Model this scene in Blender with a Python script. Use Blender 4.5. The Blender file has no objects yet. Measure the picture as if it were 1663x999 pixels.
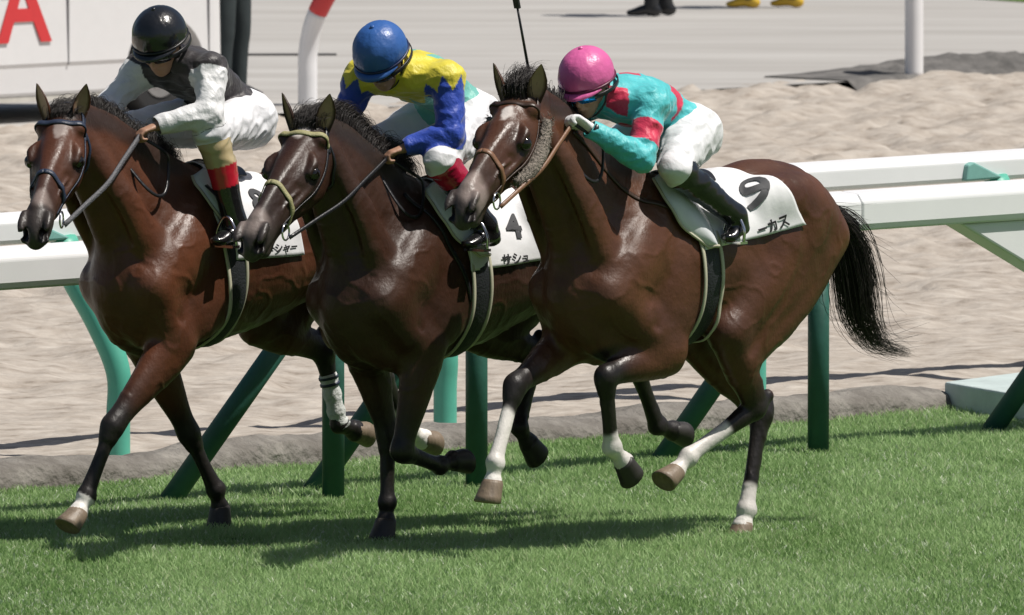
import bpy, bmesh, math, random
import numpy as np
from mathutils import Vector, Matrix

rng = np.random.default_rng(7)
random.seed(7)
scene = bpy.context.scene
COL = scene.collection
R = math.radians

# ------------------------------------------------------------------ camera, sky, sun, exposure
cam_d = bpy.data.cameras.new('camera')
cam = bpy.data.objects.new('camera', cam_d)
COL.objects.link(cam)
cam.location = (0, -55, 4.88)
cam.rotation_euler = (R(90 - 4.086), 0, 0)
cam_d.sensor_width = 36
cam_d.lens = 36 * 19600 / 1663
cam_d.clip_end = 4000
cam_d.dof.use_dof = True
cam_d.dof.focus_distance = 54.5
cam_d.dof.aperture_fstop = 13
scene.camera = cam

SUN_EL, SUN_AZ = 62.0, Vector((0.97, -0.22, 0)).normalized()
world = bpy.data.worlds.new('World')
scene.world = world
world.use_nodes = True
wn = world.node_tree
sky = wn.nodes.new('ShaderNodeTexSky')
sky.sky_type = 'NISHITA'
sky.sun_disc = False
sky.sun_elevation = R(SUN_EL)
sky.sun_rotation = math.atan2(SUN_AZ.x, SUN_AZ.y)
sky.dust_density = 2.0
wn.links.new(sky.outputs[0], wn.nodes['Background'].inputs[0])
wn.nodes['Background'].inputs[1].default_value = 0.055

sun_d = bpy.data.lights.new('sun', 'SUN')
sun = bpy.data.objects.new('sun', sun_d)
COL.objects.link(sun)
sun_d.energy = 4.9
sun_d.angle = R(0.6)
sun_d.color = (1.0, 0.95, 0.88)
sdir = Vector((SUN_AZ.x * math.cos(R(SUN_EL)), SUN_AZ.y * math.cos(R(SUN_EL)), math.sin(R(SUN_EL))))
sun.rotation_euler = sdir.to_track_quat('Z', 'Y').to_euler()
sun.location = sdir * 60

scene.view_settings.view_transform = 'Standard'
scene.view_settings.look = 'None'
scene.view_settings.gamma = 1
scene.view_settings.exposure = 0.0
scene.render.engine = 'CYCLES'
scene.cycles.use_denoising = True
scene.cycles.max_bounces = 6

# ------------------------------------------------------------------ helpers: numpy noise, meshes, materials
def _h(i, j, k, seed):
    n = (i * 374761393 + j * 668265263 + k * 2147483647 + seed * 974711) & 0xffffffff
    n = ((n ^ (n >> 13)) * 1274126177) & 0xffffffff
    return ((n ^ (n >> 16)) & 0xffff) / 65535.0

def noise3(P, scale=1.0, seed=0):
    P = np.asarray(P, float) * scale
    I = np.floor(P).astype(np.int64)
    f = P - I
    f = f * f * (3 - 2 * f)
    out = 0
    for a in (0, 1):
        for b in (0, 1):
            for c in (0, 1):
                w = (f[:, 0] if a else 1 - f[:, 0]) * (f[:, 1] if b else 1 - f[:, 1]) * (f[:, 2] if c else 1 - f[:, 2])
                out = out + w * _h(I[:, 0] + a, I[:, 1] + b, I[:, 2] + c, seed)
    return out * 2 - 1

def fbm(P, scale, seed=0, o=3):
    r, a = 0, 1.0
    for k in range(o):
        r = r + a * noise3(P, scale, seed + k)
        scale *= 2.03
        a *= 0.5
    return r

def V(*a):
    return np.array(a, float)

def nrm(v):
    v = np.asarray(v, float)
    return v / (np.linalg.norm(v, axis=-1, keepdims=True) + 1e-12)

def sstep(a, b, x):
    t = np.clip((x - a) / (b - a), 0, 1)
    return t * t * (3 - 2 * t)

def np_mesh(name, verts, faces, smooth=True):
    me = bpy.data.meshes.new(name)
    verts = np.ascontiguousarray(verts, np.float32)
    if isinstance(faces, np.ndarray):
        n, k = faces.shape
        me.vertices.add(len(verts))
        me.vertices.foreach_set('co', verts.ravel())
        me.loops.add(n * k)
        me.loops.foreach_set('vertex_index', np.ascontiguousarray(faces, np.int32).ravel())
        me.polygons.add(n)
        me.polygons.foreach_set('loop_start', np.arange(0, n * k, k, dtype=np.int32))
        me.update(calc_edges=True)
    else:
        me.from_pydata([tuple(map(float, v)) for v in verts], [], [tuple(map(int, f)) for f in faces])
    if smooth:
        me.polygons.foreach_set('use_smooth', np.ones(len(me.polygons), bool))
    return me

def set_col(me, col, name='Col'):
    a = me.color_attributes.new(name, 'FLOAT_COLOR', 'POINT')
    c = np.ones((len(me.vertices), 4), np.float32)
    c[:, :3] = col
    a.data.foreach_set('color', c.ravel())

class MB:
    """collects shapes and links them as ONE mesh object"""
    def __init__(s):
        s.v, s.f = [], []
    def add(s, verts, faces):
        o = len(s.v)
        s.v.extend([tuple(map(float, v)) for v in verts])
        s.f.extend([tuple(int(i) + o for i in f) for f in faces])
        return s
    def box(s, c, size, M=None):
        x, y, z = [q / 2 for q in size]
        vs = [Vector((a * x, b * y, d * z)) for a in (-1, 1) for b in (-1, 1) for d in (-1, 1)]
        if M is not None:
            vs = [M @ v for v in vs]
        vs = [v + Vector(c) for v in vs]
        return s.add(vs, [(0, 1, 3, 2), (4, 6, 7, 5), (0, 4, 5, 1), (2, 3, 7, 6), (0, 2, 6, 4), (1, 5, 7, 3)])
    def tube(s, pts, rad, n=10, cap=True, flat=1.0, up=None, closed=False):
        """round (or flattened) tube along points; rad: number or list"""
        pts = [np.asarray(p, float) for p in pts]
        m = len(pts)
        rad = rad if hasattr(rad, '__len__') else [rad] * m
        o = []
        u = None
        for i in range(m):
            if closed:
                t = pts[(i + 1) % m] - pts[i - 1]
            else:
                t = pts[min(i + 1, m - 1)] - pts[max(i - 1, 0)]
            t = nrm(t)
            if up is not None:
                uu = np.asarray(up[i] if np.ndim(up) > 1 else up, float)
            else:
                uu = u if u is not None else (V(0, 0, 1) if abs(t[2]) < .9 else V(1, 0, 0))
            u = nrm(uu - t * (uu @ t))
            w = np.cross(t, u)
            for j in range(n):
                a = 2 * math.pi * j / n
                o.append(pts[i] + rad[i] * (math.cos(a) * w + math.sin(a) * u * flat))
        f = []
        for i in range(m if closed else m - 1):
            for j in range(n):
                i2 = (i + 1) % m
                f.append((i * n + j, i * n + (j + 1) % n, i2 * n + (j + 1) % n, i2 * n + j))
        if cap and not closed:
            f.append(tuple(range(n - 1, -1, -1)))
            f.append(tuple((m - 1) * n + j for j in range(n)))
        return s.add(o, f)
    def ribbon(s, pts, nor, width, thick):
        """flat strap: rectangular section along pts with surface normals nor"""
        pts = np.asarray(pts, float)
        m = len(pts)
        o = []
        for i in range(m):
            t = nrm(pts[min(i + 1, m - 1)] - pts[max(i - 1, 0)])
            n_ = nrm(nor[i] - t * (nor[i] @ t))
            w = np.cross(t, n_)
            hw = (width[i] if hasattr(width, '__len__') else width) / 2
            for a, b in ((-1, 0), (-.8, 1), (.8, 1), (1, 0)):
                o.append(pts[i] + w * a * hw + n_ * thick * (b - .3))
        f = []
        for i in range(m - 1):
            for j in range(4):
                f.append((i * 4 + j, i * 4 + (j + 1) % 4, (i + 1) * 4 + (j + 1) % 4, (i + 1) * 4 + j))
        f += [(3, 2, 1, 0), tuple((m - 1) * 4 + j for j in range(4))]
        return s.add(o, f)
    def build(s, name, mat, parent=None, smooth=True, M=None):
        me = bpy.data.meshes.new(name)
        me.from_pydata(s.v, [], s.f)
        if smooth:
            me.polygons.foreach_set('use_smooth', np.ones(len(me.polygons), bool))
        return link(name, me, mat, parent, M)

def link(name, me, mat, parent=None, M=None):
    bm = bmesh.new()
    bm.from_mesh(me)
    bmesh.ops.recalc_face_normals(bm, faces=bm.faces)
    bm.to_mesh(me)
    bm.free()
    return link_raw(name, me, mat, parent, M)

def link_raw(name, me, mat, parent=None, M=None):
    o = bpy.data.objects.new(name, me)
    COL.objects.link(o)
    if mat is not None:
        me.materials.clear()
        me.materials.append(mat)
    if parent is not None:
        o.parent = parent
    if M is not None:
        o.matrix_world = M
    return o

def empty(name, M=None, loc=None):
    o = bpy.data.objects.new(name, None)
    o.empty_display_size = .1
    COL.objects.link(o)
    if M is not None:
        o.matrix_world = M
    if loc is not None:
        o.location = loc
    return o

def tag(o, label=None, cat=None, group=None, kind=None):
    if label:
        o['label'] = label
    if cat:
        o['category'] = cat
    if group:
        o['group'] = group
    if kind:
        o['kind'] = kind
    return o

def catmull(P, n=6):
    P = [np.asarray(p, float) for p in P]
    Q = [2 * P[0] - P[1]] + P + [2 * P[-1] - P[-2]]
    out = []
    for i in range(1, len(Q) - 2):
        for j in range(n):
            t = j / n
            a, b, c, d = Q[i - 1], Q[i], Q[i + 1], Q[i + 2]
            out.append(.5 * ((2 * b) + (c - a) * t + (2 * a - 5 * b + 4 * c - d) * t * t + (3 * b - a - 3 * c + d) * t ** 3))
    out.append(P[-1])
    return np.array(out)

def bevel(o, w=.01, seg=2):
    m = o.modifiers.new('bevel', 'BEVEL')
    m.width = w
    m.segments = seg
    m.limit_method = 'ANGLE'
    m.angle_limit = R(35)
    return o

# ---- materials
def nodes_of(name):
    m = bpy.data.materials.new(name)
    m.use_nodes = True
    nt = m.node_tree
    return m, nt, nt.nodes['Principled BSDF']

def N(nt, typ, **kw):
    n = nt.nodes.new(typ)
    for k, v in kw.items():
        if k.startswith('_'):
            setattr(n, k[1:], v)
        else:
            n.inputs[k.replace('~', ' ')].default_value = v
    return n

def mat(name, col, rough=.6, spec=.5, metal=0, var=.12, vscale=8, bump=.0, bscale=40, coat=0, stretch=(1, 1, 1), sheen=0, attr=None, trans=0):
    m, nt, bs = nodes_of(name)
    tc = N(nt, 'ShaderNodeTexCoord')
    mp = N(nt, 'ShaderNodeMapping')
    mp.inputs['Scale'].default_value = stretch
    nt.links.new(tc.outputs['Object'], mp.inputs[0])
    nz = N(nt, 'ShaderNodeTexNoise', Scale=vscale, Detail=5.0, Roughness=.6)
    nt.links.new(mp.outputs[0], nz.inputs['Vector'])
    mr = N(nt, 'ShaderNodeMapRange')
    mr.inputs[1].default_value, mr.inputs[2].default_value = .25, .75
    mr.inputs[3].default_value, mr.inputs[4].default_value = 1 - var, 1 + var
    nt.links.new(nz.outputs['Fac'], mr.inputs[0])
    mx = N(nt, 'ShaderNodeVectorMath', _operation='SCALE')
    if attr:
        at = N(nt, 'ShaderNodeAttribute', _attribute_name=attr)
        nt.links.new(at.outputs['Color'], mx.inputs[0])
    else:
        mx.inputs[0].default_value = col[:3]
    nt.links.new(mr.outputs[0], mx.inputs['Scale'])
    nt.links.new(mx.outputs[0], bs.inputs['Base Color'])
    bs.inputs['Roughness'].default_value = rough
    bs.inputs['Specular IOR Level'].default_value = spec
    bs.inputs['Metallic'].default_value = metal
    bs.inputs['Coat Weight'].default_value = coat
    bs.inputs['Coat Roughness'].default_value = .15
    bs.inputs['Sheen Weight'].default_value = sheen
    bs.inputs['Transmission Weight'].default_value = trans
    if bump:
        nb = N(nt, 'ShaderNodeTexNoise', Scale=bscale, Detail=4.0)
        nt.links.new(mp.outputs[0], nb.inputs['Vector'])
        bp = N(nt, 'ShaderNodeBump', Strength=bump, Distance=.02)
        nt.links.new(nb.outputs['Fac'], bp.inputs['Height'])
        nt.links.new(bp.outputs[0], bs.inputs['Normal'])
    return m

def mat_ramp(name, cols, scale, rough=.9, stretch=(1, 1, 1), bump=.3, bscale=20, bdist=.02, detail=6, spec=.3):
    """ground-like material: noise into a colour ramp"""
    m, nt, bs = nodes_of(name)
    tc = N(nt, 'ShaderNodeTexCoord')
    mp = N(nt, 'ShaderNodeMapping')
    mp.inputs['Scale'].default_value = stretch
    nt.links.new(tc.outputs['Object'], mp.inputs[0])
    nz = N(nt, 'ShaderNodeTexNoise', Scale=scale, Detail=detail, Roughness=.62)
    nt.links.new(mp.outputs[0], nz.inputs['Vector'])
    rp = N(nt, 'ShaderNodeValToRGB')
    e = rp.color_ramp.elements
    e[0].position, e[0].color = cols[0][0], (*cols[0][1], 1)
    e[1].position, e[1].color = cols[-1][0], (*cols[-1][1], 1)
    for p, c in cols[1:-1]:
        x = e.new(p)
        x.color = (*c, 1)
    nt.links.new(nz.outputs['Fac'], rp.inputs[0])
    nt.links.new(rp.outputs[0], bs.inputs['Base Color'])
    bs.inputs['Roughness'].default_value = rough
    bs.inputs['Specular IOR Level'].default_value = spec
    nb = N(nt, 'ShaderNodeTexNoise', Scale=bscale, Detail=6.0)
    nt.links.new(mp.outputs[0], nb.inputs['Vector'])
    bp = N(nt, 'ShaderNodeBump', Strength=bump, Distance=bdist)
    nt.links.new(nb.outputs['Fac'], bp.inputs['Height'])
    nt.links.new(bp.outputs[0], bs.inputs['Normal'])
    return m

M_COAT = mat('horse_coat', None, rough=.38, spec=.40, var=.30, vscale=6, bump=.14, bscale=30, coat=.0, attr='Col', stretch=(.8, 1, 1))
def coat_detail(m):
    nt = m.node_tree
    bs = nt.nodes['Principled BSDF']
    tc = N(nt, 'ShaderNodeTexCoord')
    mp = N(nt, 'ShaderNodeMapping')
    mp.inputs['Scale'].default_value = (.8, .8, .4)
    mp.inputs['Rotation'].default_value = (0, .5, 0)
    nt.links.new(tc.outputs['Object'], mp.inputs[0])
    n1 = N(nt, 'ShaderNodeTexNoise', Scale=95.0, Detail=3.0)
    nt.links.new(mp.outputs[0], n1.inputs['Vector'])
    old = bs.inputs['Normal'].links[0].from_socket
    bp = N(nt, 'ShaderNodeBump', Strength=.30, Distance=.006)
    nt.links.new(n1.outputs['Fac'], bp.inputs['Height'])
    nt.links.new(old, bp.inputs['Normal'])
    nt.links.new(bp.outputs[0], bs.inputs['Normal'])
    n2 = N(nt, 'ShaderNodeTexNoise', Scale=5.0, Detail=5.0)
    nt.links.new(tc.outputs['Object'], n2.inputs['Vector'])
    mr = N(nt, 'ShaderNodeMapRange')
    mr.inputs[1].default_value, mr.inputs[2].default_value = .3, .7
    mr.inputs[3].default_value, mr.inputs[4].default_value = .33, .56
    nt.links.new(n2.outputs['Fac'], mr.inputs[0])
    nt.links.new(mr.outputs[0], bs.inputs['Roughness'])
coat_detail(M_COAT)
M_HAIR = mat('dark_horse_hair', (.024, .019, .017), rough=.5, var=.3, vscale=20)
M_HOOF = mat('hoof_horn', (.20, .15, .105), rough=.5, var=.25, vscale=30, bump=.2, bscale=60, stretch=(1, 1, .2))
M_HOOFD = mat('dark_hoof_horn', (.03, .026, .023), rough=.5, var=.25, vscale=30)
M_EYE = mat('eye_gloss', (.006, .004, .003), rough=.05, spec=.8)
M_LEATHER_BLK = mat('black_leather', (.014, .014, .017), rough=.35, bump=.1, bscale=80)
M_LEATHER_NAVY = mat('navy_webbing', (.022, .032, .06), rough=.45, bump=.15, bscale=120)
M_LEATHER_TAN = mat('tan_leather', (.20, .10, .055), rough=.45, bump=.1, bscale=80)
M_LEATHER_BRN = mat('brown_leather', (.045, .024, .016), rough=.4, bump=.1, bscale=80)
M_LEATHER_OLV = mat('olive_braid', (.32, .30, .15), rough=.6, bump=.3, bscale=150)
M_REIN_GREY = mat('grey_rubber_rein', (.10, .10, .11), rough=.5, bump=.4, bscale=150)
M_STEEL = mat('bright_steel', (.75, .75, .78), rough=.18, metal=1, var=.05)
M_CLOTHW = mat('white_saddle_cloth', (.74, .74, .75), rough=.75, var=.05, vscale=5, bump=.12, bscale=14)
M_PADW = mat('white_pad_leather', (.66, .68, .70), rough=.35, var=.06, bump=.08, bscale=20)
M_CREAM = mat('cream_edging', (.50, .48, .36), rough=.8, var=.15)
M_INK = mat('dark_grey_print', (.045, .046, .05), rough=.7)
M_INKB = mat('black_print', (.014, .014, .015), rough=.7)
M_INKG = mat('faded_grey_print', (.30, .30, .31), rough=.7)
M_GIRTH = mat('black_girth', (.016, .018, .022), rough=.6, bump=.3, bscale=100)
M_SHEEP = mat('grey_sheepskin', (.22, .19, .16), rough=.95, var=.4, vscale=50, bump=.8, bscale=90)
M_SILK = mat('jockey_silk', None, rough=.50, var=.08, vscale=9, bump=.60, bscale=17, sheen=.25, attr='Col', stretch=(1.8, .8, 1.1))
M_BREECH = mat('white_breeches', (.74, .74, .76), rough=.6, var=.04, vscale=7, bump=.42, bscale=14, stretch=(2.0, .8, 1))
M_BOOT = mat('jockey_boot', None, rough=.16, spec=.6, var=.06, bump=.10, bscale=22, attr='Col', coat=.4)
M_SKIN = mat('skin', (.42, .235, .155), rough=.5, var=.1, vscale=30)
M_GLOVE = mat('white_glove', (.78, .78, .78), rough=.7, bump=.3, bscale=40)
M_WHITE = mat('white_rail_plastic', (.80, .80, .81), rough=.4, var=.04, vscale=3, stretch=(.3, 1, 1))
M_TEAL = mat('teal_post_paint', (.085, .40, .295), rough=.45, var=.1, vscale=6)
M_BRK = mat('pale_teal_bracket', (.20, .42, .38), rough=.5)
M_GREEN = mat('dark_green_post_paint', (.024, .105, .080), rough=.5, var=.22, vscale=7, bump=.08)
M_VAN = mat('van_white_paint', (.76, .76, .77), rough=.25, var=.02, coat=.5)
M_RUBBER = mat('tyre_rubber', (.02, .02, .021), rough=.8)
M_GLASS = mat('dark_van_glass', (.02, .025, .03), rough=.06, spec=.8)
M_RED = mat('red_paint', (.62, .045, .05), rough=.45, var=.05)
M_BLACK = mat('black_plastic', (.012, .012, .013), rough=.35)

# ------------------------------------------------------------------ the course: turf, bank, dirt track, paving
TH = R(46)
FO = V(-.83, .85, 0)
FU = V(math.cos(TH), math.sin(TH), 0)      # along the rails, away to the right
FL = V(math.sin(TH), -math.cos(TH), 0)     # from the rails towards the turf
def F(s, lat, z=0.0):
    return FO + FU * s + FL * lat + V(0, 0, z)
MF = Matrix.Translation(Vector(FO)) @ Matrix.Rotation(TH, 4, 'Z')     # local x = s, local y = -lat

M_TURF = mat_ramp('turf_soil', [(.3, (.035, .075, .016)), (.5, (.06, .13, .024)), (.7, (.085, .17, .03))], 6, bump=.6, bscale=60, bdist=.03)
M_SAND = mat_ramp('dirt_track_sand', [(.30, (.22, .185, .15)), (.42, (.35, .305, .26)), (.56, (.43, .385, .335)), (.72, (.51, .465, .41))], 6.5, stretch=(.7, 1, 1), bump=.55, bscale=12, bdist=.05, detail=10)
M_BANK = mat_ramp('shade_grey_earth_edge', [(.3, (.12, .108, .095)), (.55, (.21, .195, .175)), (.75, (.30, .28, .25))], 5, bump=.8, bscale=18, bdist=.04)  # earth colour greyed to stand in for the bank's shade
M_PAVE = mat_ramp('pale_paving', [(.25, (.31, .295, .275)), (.5, (.395, .38, .36)), (.75, (.46, .45, .43))], .8, stretch=(.25, 1.6, 1), bump=.15, bscale=3, detail=8)
M_FARG = mat_ramp('far_grass', [(.3, (.06, .11, .03)), (.7, (.13, .19, .05))], 2, bump=.4)
M_MAT = mat_ramp('asphalt_edge', [(.3, (.07, .068, .065)), (.7, (.20, .19, .18))], 4, bump=.9, bscale=6, bdist=.06)

def sheet(name, cs, z, m, kind='structure'):
    me = np_mesh(name, [(c[0], c[1], z) for c in cs], [tuple(range(len(cs)))], False)
    return tag(link(name, me, m), kind=kind)

sheet('ground', [(-2500, -2500), (2500, -2500), (2500, 2500), (-2500, 2500)], -.45, M_FARG)
# turf sheet: slightly uneven grid
def grid_mesh(name, s0, s1, l0, l1, ds, dl, zf, m, edge=None):
    ss = np.arange(s0, s1 + 1e-6, ds)
    ll = np.arange(l0, l1 + 1e-6, dl)
    S, L = np.meshgrid(ss, ll, indexing='ij')
    P = FO[None] + S.ravel()[:, None] * FU[None] + L.ravel()[:, None] * FL[None]
    P[:, 2] = zf(P, S.ravel(), L.ravel())
    nl = len(ll)
    i = np.arange((len(ss) - 1) * (nl - 1))
    a = (i // (nl - 1)) * nl + i % (nl - 1)
    fc = np.stack([a, a + 1, a + 1 + nl, a + nl], 1)
    return tag(link(name, np_mesh(name, P, fc), m), kind='structure')

turf_z = lambda P: .012 * noise3(P * V(1, 1, 0), .8, 3)
grid_mesh('turf', -14, 20, -1.42, 30, .25, .12, lambda P, s, l: turf_z(P) - .004, M_TURF)

def sand_z(P, s, l):
    d = np.clip((-l - 2) / 12, 0, 1)
    z = .012 * fbm(P * V(1, 1, 0), 1.1, 11, 3) + (.014 + .034 * d) * fbm(P * V(1, .6, 0), 3.6, 21, 4)
    z += -.06 * (.35 + d) * np.clip(noise3(P * V(1, .5, 0), 2.6, 31) - .38, 0, 1) * 2
    return z + .004 - .10 * sstep(-1.72, -1.50, l)
grid_mesh('dirt_track', -12, 46, -23.2, -1.44, .055, .06, sand_z, M_SAND)

sheet('paving', [F(-60, -22.9)[:2], F(90, -22.9)[:2], F(90, -75)[:2], F(-60, -75)[:2]], .02, M_PAVE)
sheet('far_lawn', [(3.3, 52.4), (4.6, 50.25), (60, 30), (140, 140), (-60, 140), (-60, 62), (-6, 62)], .026, M_FARG)

# low earth bank between turf and dirt track
def bank():
    ss = np.arange(-12, 5.92, .05)
    prof = [(-1.40, -.03), (-1.405, .045), (-1.43, .095), (-1.52, .125), (-1.66, .12), (-1.80, .075), (-1.95, .0), (-2.05, -.05)]
    P = []
    for s in ss:
        for l, z in prof:
            P.append((s, l, z))
    P = np.array(P)
    W = FO[None] + P[:, :1] * FU + P[:, 1:2] * FL
    nz = fbm(W, 2.3, 41, 3)
    top = np.clip(P[:, 2] / .12, 0, 1)
    W[:, 2] = P[:, 2] + nz * .035 * top
    W += FL[None] * (fbm(W * V(1, 1, 0), 3.1, 44, 2) * .025)[:, None] * top[:, None]
    n = len(prof)
    fc = np.array([(i * n + j, i * n + j + 1, (i + 1) * n + j + 1, (i + 1) * n + j) for i in range(len(ss) - 1) for j in range(n - 1)])
    tag(link('earth_bank', np_mesh('earth_bank', W, fc), M_BANK), kind='structure')
bank()

# rough dark edging flaps where the dirt meets the paving
def edging():
    rr = np.random.default_rng(5)
    P, fc = [], []
    ss = np.arange(28.6, 45, .12)
    for s in ss:
        e = min(1, (s - 28.6) / 2.0)
        for j, l in enumerate(np.linspace(-22.75, -23.9, 9)):
            b = math.sin(math.pi * j / 8)
            P.append(F(s, l + .10 * math.sin(s * 3.1) * e, (.03 if 0 < j < 8 else -.08) + (.10 * b * e) * (1 + .5 * math.sin(s * 2.2 + j) + rr.normal() * .2)))
    n = 9
    fc = np.array([(i * n + j, i * n + j + 1, (i + 1) * n + j + 1, (i + 1) * n + j) for i in range(len(ss) - 1) for j in range(n - 1)])
    tag(link('edging_strip', np_mesh('edging_strip', P, fc), M_MAT), kind='structure')
edging()
# thin dark strip laid on the paving
mb = MB()
mb.box((-3.2, 41.25, .028), (3.6, .06, .012), Matrix.Rotation(R(2), 3, 'Z'))
tag(mb.build('dark_paving_strip', M_BLACK, smooth=False), kind='structure')

# grass blades (uncountable): one mesh
def grass(n):
    r = np.random.default_rng(3)
    y = r.uniform(-6.0, 8.5, n * 3)
    half = (y + 55) * 831 / 19600 + 1.1
    x = r.uniform(-1, 1, n * 3) * half
    P = np.stack([x, y, 0 * x], 1)
    lat = (P - FO) @ FL
    keep = lat > -1.41
    P = P[keep][:n]
    n = len(P)
    P[:, 2] = turf_z(P) - .008
    cl = fbm(P * V(1, .45, 0), 1.5, 51, 3)
    cl2 = noise3(P * V(1, 1, 0), 7, 57)
    hgt = (.034 + .010 * cl + .010 * cl2) * r.uniform(.6, 1.35, n)
    hgt = np.clip(hgt, .015, .09)
    a = r.uniform(0, 2 * np.pi, n)
    w = r.uniform(.0018, .0034, n)
    fleck = r.random(n) < .034 * np.clip(1 + 2 * noise3(P, 1.7, 66), 0, 3)
    w = np.where(fleck, w * 2.4, w)
    hgt = np.where(fleck, hgt * .8, hgt)
    dx = np.stack([np.cos(a), np.sin(a), 0 * a], 1)
    b = r.uniform(0, 2 * np.pi, n)
    lean = np.stack([np.cos(b), np.sin(b), 0 * b], 1) * (hgt * r.uniform(.15, 1.0, n))[:, None]
    up = V(0, 0, 1)[None] * hgt[:, None]
    v = np.stack([P - dx * w[:, None], P + dx * w[:, None],
                  P + up * .55 + lean * .35 + dx * w[:, None] * .8, P + up * .55 + lean * .35 - dx * w[:, None] * .8,
                  P + up * .95 + lean], 1).reshape(-1, 3)
    base = np.arange(n)[:, None] * 5
    tri = np.concatenate([base + np.array([[0, 1, 2]]), base + np.array([[0, 2, 3]]), base + np.array([[3, 2, 4]])], 0)
    me = np_mesh('grass', v, tri.astype(np.int32), False)
    c1, c2, c3, c4 = V(.25, .40, .14), V(.40, .57, .25), V(.50, .57, .33), V(.72, .78, .60)
    t = np.clip(.5 + .60 * cl + .25 * noise3(P * V(1, .5, 0), 4.2, 59) + r.normal(0, .20, n), 0, 1)[:, None]
    col = c1 * (1 - t) + c2 * t
    dry = (r.random(n) < .10)[:, None]
    col = np.where(dry, c3, col)
    col = np.where(fleck[:, None], c4, col)
    set_col(me, np.repeat(col, 5, 0))
    m, nt, bs = nodes_of('grass_blade')
    at = N(nt, 'ShaderNodeAttribute', _attribute_name='Col')
    nt.links.new(at.outputs['Color'], bs.inputs['Base Color'])
    bs.inputs['Roughness'].default_value = .5
    bs.inputs['Specular IOR Level'].default_value = .3
    tr = N(nt, 'ShaderNodeBsdfTranslucent')
    nt.links.new(at.outputs['Color'], tr.inputs['Color'])
    mx = N(nt, 'ShaderNodeMixShader')
    mx.inputs[0].default_value = .45
    nt.links.new(bs.outputs[0], mx.inputs[1])
    nt.links.new(tr.outputs[0], mx.inputs[2])
    nt.links.new(mx.outputs[0], nt.nodes['Material Output'].inputs['Surface'])
    o = link_raw('grass', me, m)
    tag(o, 'short bright green racecourse turf with scattered pale flecks', 'grass', kind='stuff')
grass(410000)

# ------------------------------------------------------------------ rails
def rail(name, s0, s1, prof, mt, label, cat='rail'):
    """extruded rail, profile points (lat, z)"""
    root = empty(name, loc=F(s0, 0, 0))
    joints = []
    x = s0
    cuts = [s0 + .37 + k * 3.05 for k in range(-1, int((s1 - s0) / 3.05) + 1)]
    cuts = [s0] + [c for c in cuts if s0 < c < s1] + [s1]
    for a, b in zip(cuts[:-1], cuts[1:]):
        mb = MB()
        n = len(prof)
        vs = [F(a + .003, l, z) for l, z in prof] + [F(b - .003, l, z) for l, z in prof]
        fs = [(j, (j + 1) % n, n + (j + 1) % n, n + j) for j in range(n)] + [tuple(range(n)), tuple(range(2 * n - 1, n - 1, -1))]
        mb.add(vs, fs)
        o = mb.build('rail_length', mt, smooth=False)
        bevel(o, .012, 3)
        o.parent = root
        o.matrix_parent_inverse = Matrix.Translation(-Vector(F(s0, 0, 0)))
    return tag(root, label, cat)

near = rail('turf_rail', -6, 14, [(.10, 1.085), (.115, 1.12), (.115, 1.225), (.085, 1.265), (-.02, 1.275), (-.07, 1.25), (-.07, 1.09)], M_WHITE,
            'thick white rail on dark green posts, nearer the horses')
far = rail('dirt_rail', -4, 16, [(-2.66, 1.035), (-2.645, 1.06), (-2.645, 1.145), (-2.68, 1.175), (-2.80, 1.185), (-2.84, 1.16), (-2.84, 1.05)], M_WHITE,
           'thinner white rail on teal bent posts beside the dirt track')
MINV_NEAR = Matrix.Translation(-Vector(F(-6, 0, 0)))
MINV_FAR = Matrix.Translation(-Vector(F(-4, 0, 0)))
def child(o, root, inv):
    o.parent = root
    o.matrix_parent_inverse = inv
    return o
# dark green upright posts with a raking brace behind each
for s in (-2.35, 0.0, .955, 3.33, 5.72, 8.1):
    mb = MB()
    mb.tube([F(s, 0, -.02), F(s, 0, 1.09)], .052, 16)
    child(mb.build('post', M_GREEN), near, MINV_NEAR)
    mb = MB()
    mb.tube([F(s - .70, -.40, -.02), F(s - .02, -.03, 1.02)], .052, 16)
    child(mb.build('brace', M_GREEN), near, MINV_NEAR)
# white gusset panel under the near rail at the right
mb = MB()
g = [(4.28, 1.083), (5.69, 1.083), (5.69, .44), (5.60, .485)]
mb.add([F(s, .075, z) for s, z in g] + [F(s, -.06, z) for s, z in g], [(0, 1, 2, 3), (7, 6, 5, 4)] + [(i, i + 4, (i + 1) % 4 + 4, (i + 1) % 4) for i in range(4)])
child(bevel(mb.build('gusset_panel', M_WHITE, smooth=False), .012, 2), near, MINV_NEAR)
# teal bent posts of the dirt rail (they lean out over the dirt)
for k in range(-1, 5):
    s = .87 + 2.26 * k
    mb = MB()
    path = catmull([F(s, -2.33, -.05), F(s, -2.33, .2), F(s, -2.33, .42), F(s - .02, -2.44, .66), F(s - .03, -2.58, .86), F(s - .03, -2.69, 1.03)], 5)
    mb.tube(path, [.058 + .022 * sstep(.3, 1.0, p[2]) for p in path], 16)
    child(mb.build('bent_post', M_TEAL), far, MINV_FAR)
    mb = MB()
    hs = [(s - .33, 1.045), (s - .315, 1.13), (s - .27, 1.145), (s - .02, 1.05)]
    mb.add([F(a, -2.615, z) for a, z in hs] + [F(a, -2.66, z) for a, z in hs], [(0, 1, 2, 3), (7, 6, 5, 4)] + [(i, i + 4, (i + 1) % 4 + 4, (i + 1) % 4) for i in range(4)])
    child(bevel(mb.build('bracket', M_BRK, smooth=False), .01, 2), far, MINV_FAR)

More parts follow.
